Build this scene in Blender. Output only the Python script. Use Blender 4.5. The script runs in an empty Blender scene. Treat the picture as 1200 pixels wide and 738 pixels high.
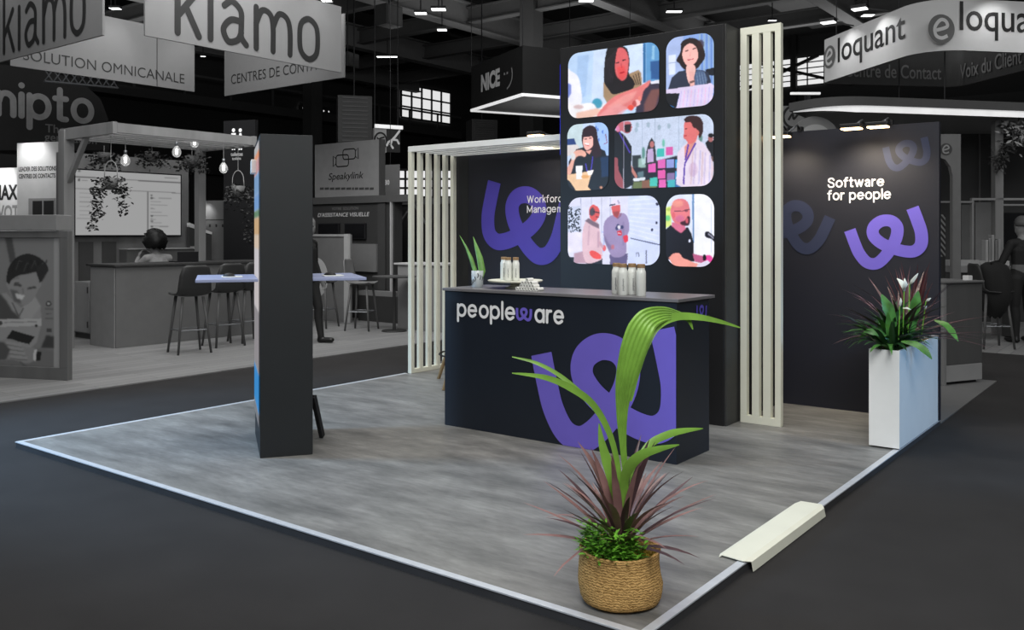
import bpy, bmesh, math, random
import numpy as np
from mathutils import Vector, Matrix
RND = random.Random(11)
C = bpy.context.scene.collection
sin, cos, pi = math.sin, math.cos, math.pi

# ---------------------------------------------------------------- survey of the place
# camera stands at the origin 1.5 m above the stage; X runs along the stage front, Y into the stand
FL, CX, HY, EYE = 1045.0, 600.0, 274.0, 1.5
YAW = math.radians(37.4)
FWD = (-sin(YAW), cos(YAW)); RGT = (cos(YAW), sin(YAW))
HALL = -0.04                                  # hall floor level; the stage deck is z = 0

def ray(px):
    k = (px - CX) / FL
    return (FWD[0] + RGT[0] * k, FWD[1] + RGT[1] * k)
def atD(px, d):
    r = ray(px); return (r[0] * d, r[1] * d)
def atY(px, Y):
    r = ray(px); d = Y / r[1]; return (r[0] * d, Y, d)
def atX(px, X):
    r = ray(px); d = X / r[0]; return (X, r[1] * d, d)
def zz(py, d): return EYE - (py - HY) * d / FL
def onz(px, py, z=HALL):
    d = (EYE - z) * FL / (py - HY); return atD(px, d)
def depth(x, y): return x * FWD[0] + y * FWD[1]

class Frame:
    """a vertical plane: O on the plane, U its horizontal direction (to the viewer's right), N towards the viewer"""
    def __init__(s, O, U):
        l = math.hypot(U[0], U[1]); s.O = (O[0], O[1]); s.U = (U[0] / l, U[1] / l)
        s.N = (s.U[1], -s.U[0])
    def uv(s, px, py):
        r = ray(px); (ux, uy) = s.U
        det = r[0] * (-uy) + r[1] * ux
        d = (s.O[0] * (-uy) + s.O[1] * ux) / det
        x, y = r[0] * d, r[1] * d
        return ((x - s.O[0]) * ux + (y - s.O[1]) * uy, zz(py, d))
    def p(s, u, v, w=0.0):
        return (s.O[0] + s.U[0] * u + s.N[0] * w, s.O[1] + s.U[1] * u + s.N[1] * w, v)
def frame_px(pa, da, pb, db):
    a, b = atD(pa, da), atD(pb, db)
    f = Frame(a, (b[0] - a[0], b[1] - a[1])); f.L = math.dist(a, b); return f

# ---------------------------------------------------------------- materials
def lin(c):
    c /= 255.0
    return c / 12.92 if c <= 0.04045 else ((c + 0.055) / 1.055) ** 2.4
def L3(c): return tuple(lin(v) for v in c)
MATS = {}
def mat(name, col, rough=0.6, metal=0.0, var=0.12, scale=6.0, stretch=(1, 1, 1), bump=0.0, bscale=60.0, emit=None, strength=0.0, trans=0.0, spec=0.4):
    if name in MATS: return MATS[name]
    m = bpy.data.materials.new(name); m.use_nodes = True
    nt = m.node_tree; n = nt.nodes; b = n['Principled BSDF']
    c = L3(col)
    tc = n.new('ShaderNodeTexCoord'); mp = n.new('ShaderNodeMapping'); mp.inputs['Scale'].default_value = stretch
    nz = n.new('ShaderNodeTexNoise'); nz.inputs['Scale'].default_value = scale; nz.inputs['Detail'].default_value = 5
    rp = n.new('ShaderNodeValToRGB')
    rp.color_ramp.elements[0].position = 0.3; rp.color_ramp.elements[1].position = 0.7
    rp.color_ramp.elements[0].color = tuple(v * (1 - var) for v in c) + (1,)
    rp.color_ramp.elements[1].color = tuple(min(1, v * (1 + var)) for v in c) + (1,)
    nt.links.new(tc.outputs['Object'], mp.inputs['Vector']); nt.links.new(mp.outputs['Vector'], nz.inputs['Vector'])
    nt.links.new(nz.outputs['Fac'], rp.inputs['Fac']); nt.links.new(rp.outputs['Color'], b.inputs['Base Color'])
    b.inputs['Roughness'].default_value = rough; b.inputs['Metallic'].default_value = metal
    b.inputs['Specular IOR Level'].default_value = spec
    if trans: b.inputs['Transmission Weight'].default_value = trans
    if emit:
        b.inputs['Emission Color'].default_value = L3(emit) + (1,); b.inputs['Emission Strength'].default_value = strength
    if bump:
        nb = n.new('ShaderNodeTexNoise'); nb.inputs['Scale'].default_value = bscale
        bp = n.new('ShaderNodeBump'); bp.inputs['Strength'].default_value = bump; bp.inputs['Distance'].default_value = 0.01
        nt.links.new(mp.outputs['Vector'], nb.inputs['Vector'])
        nt.links.new(nb.outputs['Fac'], bp.inputs['Height']); nt.links.new(bp.outputs['Normal'], b.inputs['Normal'])
    MATS[name] = m; return m
def mat_paint(name, emission=0.0, rough=0.5):
    """surface that shows a painted picture stored in the colour attribute 'Col'"""
    if name in MATS: return MATS[name]
    m = bpy.data.materials.new(name); m.use_nodes = True
    nt = m.node_tree; b = nt.nodes['Principled BSDF']
    a = nt.nodes.new('ShaderNodeVertexColor'); a.layer_name = 'Col'
    b.inputs['Roughness'].default_value = rough
    if emission:
        b.inputs['Base Color'].default_value = (0.01, 0.01, 0.01, 1)
        nt.links.new(a.outputs['Color'], b.inputs['Emission Color']); b.inputs['Emission Strength'].default_value = emission
    else:
        nt.links.new(a.outputs['Color'], b.inputs['Base Color'])
    MATS[name] = m; return m

# ---------------------------------------------------------------- mesh builder (world coordinates)
def pmat(o):
    M = Matrix.Identity(4)
    while o is not None:
        M = (Matrix.Translation(o.location) @ o.rotation_euler.to_matrix().to_4x4()) @ M
        o = o.parent
    return M
class MB:
    def __init__(s): s.v = []; s.f = []; s.col = None
    def add(s, vs, fs):
        k = len(s.v); s.v += [tuple(q) for q in vs]; s.f += [tuple(i + k for i in f) for f in fs]; return s
    def box(s, x0, x1, y0, y1, z0, z1):
        vs = [(x, y, z) for z in (z0, z1) for y in (y0, y1) for x in (x0, x1)]
        return s.add(vs, [(0, 2, 3, 1), (4, 5, 7, 6), (0, 1, 5, 4), (2, 6, 7, 3), (0, 4, 6, 2), (1, 3, 7, 5)])
    def fbox(s, fr, u0, u1, v0, v1, w0, w1):
        vs = [fr.p(u, v, w) for v in (v0, v1) for w in (w1, w0) for u in (u0, u1)]
        return s.add(vs, [(0, 2, 3, 1), (4, 5, 7, 6), (0, 1, 5, 4), (2, 6, 7, 3), (0, 4, 6, 2), (1, 3, 7, 5)])
    def bar(s, a, b, w, h=None, up=(0, 0, 1)):
        h = h or w; a = Vector(a); b = Vector(b); t = (b - a).normalized(); up = Vector(up)
        if abs(t.dot(up)) > 0.98: up = Vector((1, 0, 0))
        sd = t.cross(up).normalized() * (w / 2); u2 = sd.cross(t).normalized() * (h / 2)
        vs = [p + x * sd + y * u2 for p in (a, b) for (x, y) in ((-1, -1), (1, -1), (1, 1), (-1, 1))]
        return s.add(vs, [(3, 2, 1, 0), (4, 5, 6, 7), (0, 1, 5, 4), (1, 2, 6, 5), (2, 3, 7, 6), (3, 0, 4, 7)])
    def tube(s, pts, r, n=8, cap=True):
        pts = [Vector(p) for p in pts]; rs = r if isinstance(r, (list, tuple)) else [r] * len(pts)
        rings = []; ref = Vector((0.31, 0.17, 0.93))
        for i, p in enumerate(pts):
            t = (pts[min(i + 1, len(pts) - 1)] - pts[max(i - 1, 0)]).normalized()
            if abs(t.dot(ref)) > 0.95: ref = Vector((1, 0.1, 0))
            a = t.cross(ref).normalized(); b = a.cross(t)
            rings.append([p + (a * cos(2 * pi * j / n) + b * sin(2 * pi * j / n)) * rs[i] for j in range(n)])
        vs = [q for rg in rings for q in rg]; fs = []
        for i in range(len(pts) - 1):
            for j in range(n):
                fs.append((i * n + j, i * n + (j + 1) % n, (i + 1) * n + (j + 1) % n, (i + 1) * n + j))
        if cap: fs.append(tuple(range(n))[::-1]); fs.append(tuple((len(pts) - 1) * n + j for j in range(n)))
        return s.add(vs, fs)
    def lathe(s, prof, c=(0, 0, 0), n=24, wob=None):
        vs = []; fs = []
        for i, (r, z) in enumerate(prof):
            for j in range(n):
                a = 2 * pi * j / n; rr = r * (wob(a, z) if wob else 1)
                vs.append((c[0] + rr * cos(a), c[1] + rr * sin(a), c[2] + z))
        for i in range(len(prof) - 1):
            for j in range(n):
                fs.append((i * n + j, i * n + (j + 1) % n, (i + 1) * n + (j + 1) % n, (i + 1) * n + j))
        if prof[0][0] > 0: fs.append(tuple(range(n))[::-1])
        if prof[-1][0] > 0: fs.append(tuple((len(prof) - 1) * n + j for j in range(n)))
        return s.add(vs, fs)
    def ball(s, c, r, n=12, sq=(1, 1, 1)):
        vs = []; fs = []; m = n // 2
        for i in range(m + 1):
            t = pi * i / m
            for j in range(n):
                a = 2 * pi * j / n
                vs.append((c[0] + r * sq[0] * sin(t) * cos(a), c[1] + r * sq[1] * sin(t) * sin(a), c[2] + r * sq[2] * cos(t)))
        for i in range(m):
            for j in range(n):
                fs.append((i * n + j, (i + 1) * n + j, (i + 1) * n + (j + 1) % n, i * n + (j + 1) % n))
        return s.add(vs, fs)
    def prism(s, pts, z0, z1):
        n = len(pts); vs = [(x, y, z0) for x, y in pts] + [(x, y, z1) for x, y in pts]
        fs = [tuple(range(n))[::-1], tuple(range(n, 2 * n))] + [(i, (i + 1) % n, n + (i + 1) % n, n + i) for i in range(n)]
        return s.add(vs, fs)
    def flat(s, fr, vs2, fs, w0, w1=None):
        """2-D shape in a frame; with w1 it gets thickness"""
        if w1 is None: return s.add([fr.p(u, v, w0) for u, v in vs2], fs)
        n = len(vs2); s.add([fr.p(u, v, w1) for u, v in vs2] + [fr.p(u, v, w0) for u, v in vs2],
                            list(fs) + [tuple(n + i for i in f)[::-1] for f in fs] + _rim(fs, n))
        return s
    def leaf(s, pts, ws, face=(0, 0, 1), cup=0.0, pleat=0.0, ncross=2):
        pts = [Vector(p) for p in pts]; face = Vector(face); k = len(pts); nn = ncross + 1; vs = []; fs = []
        for i, p in enumerate(pts):
            t = (pts[min(i + 1, k - 1)] - pts[max(i - 1, 0)]).normalized()
            sd = t.cross(face)
            if sd.length < 1e-3: sd = t.cross(Vector((1, 0, 0.2)))
            sd.normalize(); nr = sd.cross(t)
            for j in range(nn):
                q = j / ncross * 2 - 1
                vs.append(p + sd * (q * ws[i] / 2) + nr * (abs(q) * cup * ws[i] + (pleat * ws[i] if j % 2 else 0)))
        for i in range(k - 1):
            for j in range(ncross):
                a = i * nn + j; fs.append((a, a + 1, a + nn + 1, a + nn))
        return s.add(vs, fs)
    def build(s, name, m, parent=None, bevel=0.0, smooth=False, solid=0.0, sub=0):
        me = bpy.data.meshes.new(name)
        if parent is None:
            xs = np.array(s.v); lo = xs.min(0); hi = xs.max(0)
            org = Vector(((lo[0] + hi[0]) / 2, (lo[1] + hi[1]) / 2, lo[2])); inv = Matrix.Translation(-org)
        else:
            inv = pmat(parent).inverted()
        me.from_pydata([inv @ Vector(v) for v in s.v], [], s.f); me.update()
        if s.col is not None:
            a = me.color_attributes.new('Col', 'FLOAT_COLOR', 'CORNER')
            a.data.foreach_set('color', np.asarray(s.col, dtype=np.float32).ravel())
        o = bpy.data.objects.new(name, me); C.objects.link(o)
        if parent is None: o.location = org
        else: o.parent = parent
        for mm in (m if isinstance(m, (list, tuple)) else [m]): me.materials.append(mm)
        if smooth:
            for p in me.polygons: p.use_smooth = True
        if solid:
            md = o.modifiers.new('Solidify', 'SOLIDIFY'); md.thickness = solid; md.offset = 0
        if bevel:
            md = o.modifiers.new('Bevel', 'BEVEL'); md.width = bevel; md.segments = 2; md.limit_method = 'ANGLE'; md.harden_normals = False
        if sub:
            md = o.modifiers.new('Subdivision', 'SUBSURF'); md.levels = sub; md.render_levels = sub
        return o
def _rim(fs, n):
    cnt = {}
    for f in fs:
        for i in range(len(f)):
            a, b = f[i], f[(i + 1) % len(f)]
            cnt[(a, b)] = 1
    return [(b, a, a + n, b + n) for (a, b) in cnt if (b, a) not in cnt]
def thing(name, label, cat, loc=(0, 0, 0), rz=0.0, group=None):
    o = bpy.data.objects.new(name, None); C.objects.link(o); o.empty_display_size = 0.1
    o.location = loc; o.rotation_euler = (0, 0, rz); tag(o, label, cat, group); return o
def tag(o, label, cat, group=None):
    o['label'] = label; o['category'] = cat
    if group: o['group'] = group
    return o
def struct(o): o['kind'] = 'structure'; return o
def lab(o, s): o['label'] = s; return o
def dup(root, loc, rz=None, label=None, group=None):
    r = root.copy(); C.objects.link(r); r.location = loc
    if rz is not None: r.rotation_euler = (0, 0, rz)
    if label: r['label'] = label
    if group: r['group'] = group
    for ch in list(root.children):
        c = ch.copy(); C.objects.link(c); c.parent = r
        for g in list(ch.children):
            d = g.copy(); C.objects.link(d); d.parent = c
    return r

# ---------------------------------------------------------------- 2-D strokes, logo, lettering
def spline(P, n=10, closed=False):
    P = [np.array(p, float) for p in P]; out = []
    m = len(P); rng = range(m if closed else m - 1)
    for i in rng:
        if closed: p0, p1, p2, p3 = P[i - 1], P[i], P[(i + 1) % m], P[(i + 2) % m]
        else: p0, p1, p2, p3 = P[max(i - 1, 0)], P[i], P[i + 1], P[min(i + 2, m - 1)]
        for k in range(n):
            t = k / n
            out.append(0.5 * (2 * p1 + (p2 - p0) * t + (2 * p0 - 5 * p1 + 4 * p2 - p3) * t * t + (3 * p1 - p0 - 3 * p2 + p3) * t ** 3))
    if not closed: out.append(P[-1])
    return [tuple(q) for q in out]
def ribbon(P, hw, closed=False, cap=False):
    """flat ribbon along a 2-D polyline -> verts, faces"""
    P = [np.array(p, float) for p in P]; m = len(P); vs = []; fs = []
    for i in range(m):
        a = P[i - 1] if (closed or i > 0) else P[i]; b = P[(i + 1) % m] if (closed or i < m - 1) else P[i]
        t = b - a; t = t / (np.linalg.norm(t) + 1e-9); nn = np.array([-t[1], t[0]]) * hw
        vs += [tuple(P[i] - nn), tuple(P[i] + nn)]
    for i in range(m if closed else m - 1):
        j = (i + 1) % m; fs.append((2 * i, 2 * j, 2 * j + 1, 2 * i + 1))
    if cap and not closed:
        for e in (0, m - 1):
            t = (P[1] - P[0]) if e == 0 else (P[-1] - P[-2]); a0 = math.atan2(t[1], t[0]) + (pi / 2 if e == 0 else -pi / 2)
            k = len(vs); q = 8
            vs += [(P[e][0] + hw * cos(a0 + pi * j / q), P[e][1] + hw * sin(a0 + pi * j / q)) for j in range(q + 1)]
            fs.append(tuple(range(k, k + q + 1)))
    return vs, fs
LOGO = spline([(-136, 86), (-136, 30), (-133, -22), (-116, -68), (-84, -86), (-48, -76), (-4, -46), (34, -8), (51, 32), (37, 64), (0, 77), (-37, 64), (-51, 32), (-34, -8),
               (4, -46), (48, -76), (84, -86), (116, -68), (133, -22), (136, 30), (136, 86)], 8)
def logo2d(cx, cy, half, rot, hw=25, sx=1.0):
    s = half / 136.0; c, q = cos(rot), sin(rot)
    P = [(cx + sx * s * (x * c - y * q), cy + s * (x * q + y * c)) for x, y in LOGO]
    return ribbon(P, hw * s)
def flat_rise(mb, fr, vs, fs, w, rise=.0025):
    """ribbon whose end passes just over its beginning where it crosses itself"""
    n = len(vs); mb.add([fr.p(u, v, w + rise * i / n) for i, (u, v) in enumerate(vs)], fs); return mb
def clip_mb(mb, planes):
    """keep only the part of a mesh in front of each (point, normal) plane"""
    bm = bmesh.new(); vs = [bm.verts.new(v) for v in mb.v]
    for f in mb.f:
        try: bm.faces.new([vs[i] for i in f])
        except ValueError: pass
    for co, no in planes:
        bmesh.ops.bisect_plane(bm, geom=bm.verts[:] + bm.edges[:] + bm.faces[:], plane_co=co, plane_no=no, clear_inner=True)
    bm.verts.index_update(); out = MB(); out.v = [tuple(v.co) for v in bm.verts]; out.f = [tuple(v.index for v in f.verts) for f in bm.faces]
    bm.free(); return out
def text2d(s, bold=0.0, shear=0.0, spacing=1.0):
    cu = bpy.data.curves.new('txt', 'FONT'); cu.body = s; cu.size = 1.0; cu.offset = bold; cu.shear = shear; cu.space_character = spacing
    cu.space_line = 0.95; cu.resolution_u = 4
    o = bpy.data.objects.new('txt', cu); C.objects.link(o)
    dg = bpy.context.evaluated_depsgraph_get(); me = o.evaluated_get(dg).to_mesh()
    vs = [(v.co.x, v.co.y) for v in me.vertices]; fs = [tuple(p.vertices) for p in me.polygons]
    o.evaluated_get(dg).to_mesh_clear(); bpy.data.objects.remove(o); bpy.data.curves.remove(cu)
    return vs, fs
def text(mb, fr, s, u0, v0, width=None, height=None, w=0.002, bold=0.0, shear=0.0, spacing=1.0):
    """letters whose lower-left corner is (u0, v0), fitted to a width and/or height"""
    vs, fs = text2d(s, bold, shear, spacing); a = np.array(vs); lo = a.min(0); sz = a.max(0) - lo
    sx = (width / sz[0]) if width else height / sz[1]; sy = (height / sz[1]) if height else sx
    mb.flat(fr, [(u0 + (x - lo[0]) * sx, v0 + (y - lo[1]) * sy) for x, y in vs], fs, w)
    return mb
def text_px(mb, fr, s, x0, y0, x1, y1, **k):
    """fit lettering between two corners read off the sign (lower-left, upper-right)"""
    a = fr.uv(x0, y0); b = fr.uv(x1, y1); return text(mb, fr, s, a[0], a[1], b[0] - a[0], b[1] - a[1], **k)
_C = (2, [(0, .5), (.14, .86), (.48, 1.0), (.82, .86), (.96, .5), (.82, .14), (.48, 0), (.14, .14)])
GLY = {  # rounded stroke letters, x-height 1:  (width, [(kind, points)...]);  kind 0 straight, 1 curved, 2 closed curve
 'k': (.62, [(0, [(0, 0), (0, 1.5)]), (0, [(0.04, .42), (.56, 1)]), (0, [(.24, .62), (.62, 0)])]),
 'i': (.0, [(0, [(0, 0), (0, 1)]), (0, [(0, 1.42), (0, 1.43)])]),
 'l': (.0, [(0, [(0, 0), (0, 1.45)])]),
 'a': (.76, [(1, [(.08, .86), (.32, 1), (.6, .82), (.62, .5), (.62, .2), (.78, .02)]), (1, [(.6, .56), (.28, .55), (.05, .3), (.2, .03), (.5, .1), (.62, .3)])]),
 'A': (.7, [(1, [(.05, .82), (.34, 1), (.64, .84), (.68, .5)]), (0, [(.68, .5), (.68, 0)]), (1, [(.68, .57), (.3, .55), (.03, .29), (.2, .01), (.5, .06), (.68, .3)])]),
 'd': (.96, [_C, (0, [(.96, 0), (.96, 1)])]),
 'm': (1.18, [(0, [(0, 0), (0, 1)]), (1, [(0, .6), (.2, .95), (.48, .9), (.58, .6), (.58, 0)]), (1, [(.58, .6), (.78, .95), (1.06, .9), (1.18, .6), (1.18, 0)])]),
 '0': (.68, [(2, [(0, .5), (.06, .86), (.34, 1.02), (.62, .86), (.68, .5), (.62, .14), (.34, -.02), (.06, .14)])]),
 'o': (.96, [_C]),
 'n': (.72, [(0, [(0, 0), (0, 1)]), (1, [(0, .55), (.15, .92), (.45, .98), (.68, .8), (.72, .5), (.72, 0)])]),
 'p': (.96, [(0, [(0, -.5), (0, 1)]), _C]),
 'q': (.96, [(0, [(.96, -.5), (.96, 1)]), _C]),
 'g': (.92, [_C, (1, [(.96, 1), (.96, .0), (.82, -.36), (.48, -.46), (.12, -.34)])]),
 't': (.5, [(0, [(0.18, 0.05), (0.18, 1.4)]), (0, [(-.06, .98), (.5, .98)]), (1, [(.18, .2), (.26, .02), (.5, 0)])]),
 'f': (.5, [(1, [(.15, 0), (.15, .6), (.15, 1.05), (.24, 1.36), (.52, 1.42)]), (0, [(-.06, .98), (.48, .98)])]),
 'e': (.96, [(0, [(.04, .52), (.94, .52)]), (1, [(.95, .52), (.82, .87), (.48, 1.0), (.14, .86), (0, .5), (.14, .14), (.48, 0), (.84, .17)])]),
 'r': (.45, [(0, [(0, 0), (0, 1)]), (1, [(0, .5), (.1, .84), (.26, .96), (.47, .97)])]),
 'c': (.86, [(1, [(.84, .84), (.48, 1.0), (.14, .86), (0, .5), (.14, .14), (.48, 0), (.84, .17)])]),
 'u': (.76, [(1, [(0, 1), (0, .4), (.12, .1), (.38, 0), (.64, .12), (.76, .45)]), (0, [(.76, 1), (.76, 0)])]),
 'w': (1.26, [(0, [(0, 1), (.32, 0)]), (0, [(.32, 0), (.63, 1)]), (0, [(.63, 1), (.94, 0)]), (0, [(.94, 0), (1.26, 1)])]),
 'S': (.98, [(1, [(.96, 1.14), (.76, 1.36), (.48, 1.42), (.12, 1.28), (.08, .98), (.36, .78), (.72, .66), (.96, .42), (.86, .1), (.48, -.02), (.16, .08), (0, .34)])]),
 'W': (1.7, [(0, [(0, 1.4), (.42, 0)]), (0, [(.42, 0), (.85, 1.4)]), (0, [(.85, 1.4), (1.28, 0)]), (0, [(1.28, 0), (1.7, 1.4)])]),
 'M': (1.3, [(0, [(0, 0), (0, 1.4)]), (0, [(0, 1.4), (.65, .2)]), (0, [(.65, .2), (1.3, 1.4)]), (0, [(1.3, 1.4), (1.3, 0)])]),
 ' ': (.25, []),
}
def strokes(mb, fr, word, u0, v0, xh, hw, w=0.003, u1=None, gap=.42):
    """lettering drawn with round-ended strokes; u1 fits the word between u0 and u1"""
    n = sum(GLY[c][0] for c in word) + gap * (len(word) - 1); sx = (u1 - u0) / (n * xh) if u1 else 1.0
    u = u0; k = 0
    for ch in word:
        wd, ss = GLY[ch]
        for kind, P in ss:
            Q = [(u + x * xh * sx, v0 + y * xh) for x, y in P]
            if kind: Q = spline(Q, 6, kind == 2)
            mb.flat(fr, *ribbon(Q, hw, kind == 2, cap=True), w + .0012 * (k % 4)); k += 1
        u += (wd + gap) * xh * sx
    return mb

# ---------------------------------------------------------------- painted pictures (for screens and posters)
class Pic:
    """a small painting; shapes are given in the coordinates of a quad (TL, TR, BR, BL)"""
    def __init__(s, quad, W, H, bg):
        s.W, s.H = W, H; s.a = np.zeros((H, W, 3)); s.a[:] = np.array(L3(bg))
        A = []; B = []
        for (x, y), (u, v) in zip(quad, ((0, 0), (1, 0), (1, 1), (0, 1))):
            A += [[x, y, 1, 0, 0, 0, -u * x, -u * y], [0, 0, 0, x, y, 1, -v * x, -v * y]]; B += [u, v]
        h = np.linalg.solve(np.array(A, float), np.array(B, float)); s.Hm = np.append(h, 1).reshape(3, 3)
        yy, xx = np.mgrid[0:H, 0:W]; s.xx = (xx + .5) / W; s.yy = (yy + .5) / H
        s.rg = np.random.RandomState(5)
    def m(s, P):
        q = np.array([[x, y, 1] for x, y in P], float) @ s.Hm.T; return q[:, :2] / q[:, 2:]
    def mask(s, P):
        X, Y = s.xx, s.yy; ins = np.zeros(X.shape, bool); n = len(P)
        for i in range(n):
            x0, y0 = P[i]; x1, y1 = P[(i + 1) % n]
            c = ((y0 > Y) != (y1 > Y)) & (X < (x1 - x0) * (Y - y0) / (y1 - y0 + 1e-12) + x0); ins ^= c
        return ins.astype(float)
    def blur(s, k, n):
        for _ in range(n):
            p = np.pad(k, 1, mode='edge')
            k = (p[1:-1, 1:-1] * 2 + p[:-2, 1:-1] + p[2:, 1:-1] + p[1:-1, :-2] + p[1:-1, 2:]) / 6
        return k
    def put(s, k, col, al=1.0, soft=1):
        k = s.blur(k, soft)[..., None] * al; s.a = s.a * (1 - k) + np.array(L3(col)) * k
    def poly(s, P, col, al=1.0, soft=1, curve=False):
        if curve: P = spline(P, 6, True)
        s.put(s.mask(s.m(P)), col, al, soft)
    def ell(s, cx, cy, rx, ry, col, al=1.0, soft=1, rot=0.0):
        P = [(cx + rx * cos(t) * cos(rot) - ry * sin(t) * sin(rot), cy + rx * cos(t) * sin(rot) + ry * sin(t) * cos(rot)) for t in np.linspace(0, 2 * pi, 28)[:-1]]
        s.put(s.mask(s.m(P)), col, al, soft)
    def line(s, P, w, col, al=1.0, soft=1):
        for a, b in zip(P[:-1], P[1:]):
            d = math.hypot(b[0] - a[0], b[1] - a[1]) + 1e-6; nx, ny = -(b[1] - a[1]) / d * w / 2, (b[0] - a[0]) / d * w / 2
            s.poly([(a[0] + nx, a[1] + ny), (b[0] + nx, b[1] + ny), (b[0] - nx, b[1] - ny), (a[0] - nx, a[1] - ny)], col, al, soft)
    def mottle(s, amt, k=24):
        g = s.blur(s.rg.randn(s.H, s.W), k); g = (g / g.std())[..., None]; s.a = np.clip(s.a * (1 + amt * g), 0, 1)
    def grain(s, amt):
        g = s.blur(s.rg.randn(s.H, s.W), 1)[..., None]; s.a = np.clip(s.a * (1 + amt * g), 0, 1)
    def mesh(s, fr, u0, u1, v0, v1, w, rad=0.0):
        """the picture as a grid in a frame, with rounded corners"""
        mb = MB(); W, H = s.W, s.H; hh = v1 - v0; vs = []; fs = []
        def ext(v):
            dy = max(0, max(v0 + rad - v, v - (v1 - rad)))
            return rad - math.sqrt(max(0, rad * rad - dy * dy)) if rad else 0
        vrow = [v1 - hh * i / H for i in range(H + 1)]
        us = np.zeros((H + 1, W + 1))
        for i, v in enumerate(vrow):
            e = ext(v)
            for j in range(W + 1):
                u = u0 + e + (u1 - u0 - 2 * e) * j / W; us[i, j] = u; vs.append(fr.p(u, v, w))
        col = []
        for i in range(H):
            for j in range(W):
                a = i * (W + 1) + j; fs.append((a + W + 1, a + W + 2, a + 1, a))
                uc = (us[i, j] + us[i, j + 1] + us[i + 1, j] + us[i + 1, j + 1]) / 4
                jj = min(W - 1, max(0, int((uc - u0) / (u1 - u0) * W))); c = s.a[i, jj]
                col += [(c[0], c[1], c[2], 1)] * 4
        mb.add(vs, fs); mb.col = col; return mb
# ================================================================ MATERIALS
M_navy = mat('navy_panel', (33, 34, 43), 0.5, var=0.05, scale=2)
M_black = mat('black_panel', (24, 24, 26), 0.5, var=0.05)
M_blackgloss = mat('black_gloss', (18, 18, 20), 0.2)
M_counter = mat('counter_navy', (27, 33, 43), 0.45, var=0.05, scale=3)
M_counter_top = mat('counter_top_grey', (112, 110, 112), 0.35, var=0.05)
M_purple = mat('purple_vinyl', (114, 100, 202), 0.4, var=0.03)
M_purple_d = mat('deep_purple_vinyl', (84, 72, 178), 0.4, var=0.03)
M_ghost = mat('ghost_blue_vinyl', (46, 52, 76), 0.5, var=0.03)
M_white = mat('white_lacquer', (232, 234, 232), 0.35, var=0.02)
M_offwhite = mat('warm_white_lacquer', (222, 222, 206), 0.45, var=0.03)
M_lett = mat('white_lettering', (240, 240, 240), 0.5, var=0.0, emit=(255, 255, 255), strength=0.0)
M_alu = mat('brushed_aluminium', (206, 210, 216), 0.3, 0.25, var=0.06, scale=20, stretch=(1, 1, 1))
M_steel = mat('grey_steel', (130, 132, 135), 0.35, 0.8)
M_wood = mat('pale_wood', (176, 142, 100), 0.5, var=0.18, scale=8, stretch=(1, 1, 0.15))
M_cork = mat('wood_cap', (150, 120, 86), 0.6, var=0.15, scale=30)
M_shelf = mat('blue_grey_top', (150, 158, 190), 0.4, var=0.03)
M_warm = mat('warm_lamp', (255, 230, 190), 0.4, emit=(255, 214, 160), strength=9.0)
M_cool = mat('white_lamp', (255, 255, 255), 0.4, emit=(255, 255, 250), strength=5.0)

def concrete_mat():
    m = bpy.data.materials.new('concrete_vinyl'); m.use_nodes = True; nt = m.node_tree; n = nt.nodes; b = n['Principled BSDF']
    tc = n.new('ShaderNodeTexCoord'); mp = n.new('ShaderNodeMapping'); mp.inputs['Scale'].default_value = (0.9, 3.2, 1)
    n1 = n.new('ShaderNodeTexNoise'); n1.inputs['Scale'].default_value = 1.7; n1.inputs['Detail'].default_value = 9; n1.inputs['Roughness'].default_value = 0.62
    r1 = n.new('ShaderNodeValToRGB'); e = r1.color_ramp.elements
    e[0].position = 0.3; e[0].color = L3((94, 94, 92)) + (1,); e[1].position = 0.7; e[1].color = L3((144, 143, 139)) + (1,)
    x = e.new(0.5); x.color = L3((120, 119, 116)) + (1,)
    n2 = n.new('ShaderNodeTexNoise'); n2.inputs['Scale'].default_value = 14; n2.inputs['Detail'].default_value = 6
    mx = n.new('ShaderNodeMix'); mx.data_type = 'RGBA'; mx.blend_type = 'OVERLAY'; mx.inputs['Factor'].default_value = 0.35
    nt.links.new(tc.outputs['Object'], mp.inputs['Vector'])
    for q in (n1, n2): nt.links.new(mp.outputs['Vector'], q.inputs['Vector'])
    nt.links.new(n1.outputs['Fac'], r1.inputs['Fac']); nt.links.new(r1.outputs['Color'], mx.inputs['A']); nt.links.new(n2.outputs['Fac'], mx.inputs['B'])
    nt.links.new(mx.outputs['Result'], b.inputs['Base Color'])
    b.inputs['Roughness'].default_value = 0.42; b.inputs['Specular IOR Level'].default_value = 0.35
    return m
M_deck = concrete_mat()
M_carpet = mat('dark_hall_carpet', (50, 49, 49), 0.95, var=0.08, scale=3, bump=0.15, bscale=300, spec=0.1)
M_riser = mat('dark_riser', (60, 60, 62), 0.6)

XL, XR, YF, YB = -6.75, -1.62, 2.93, 7.75

# ================================================================ GROUND
struct(MB().box(-60, 25, -8, 70, HALL - 0.1, HALL).build('floor', M_carpet))
d = MB().box(XL + .04, XR - .04, YF + .04, YB + .1, HALL, 0.0); struct(d.build('stage_floor', M_deck))
t = thing('edge_profile', 'shiny aluminium edge profile framing the grey stage floor', 'edge trim', ((XL + XR) / 2, YF, HALL))
for a in ((XL, XR, YF, YF + .04), (XR - .04, XR, YF + .04, YB + .05), (XL, XL + .04, YF + .04, 6.93)):
    MB().box(*a, -.004, .004).build('cap_strip', M_alu, t, bevel=.0015)
for a in ((XL + .004, XR - .004, YF + .004, YF + .02), (XR - .02, XR - .004, YF + .02, YB + .05), (XL + .004, XL + .02, YF + .02, 6.93)):
    MB().box(*a, HALL, -.004).build('riser', M_riser, t)
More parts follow.
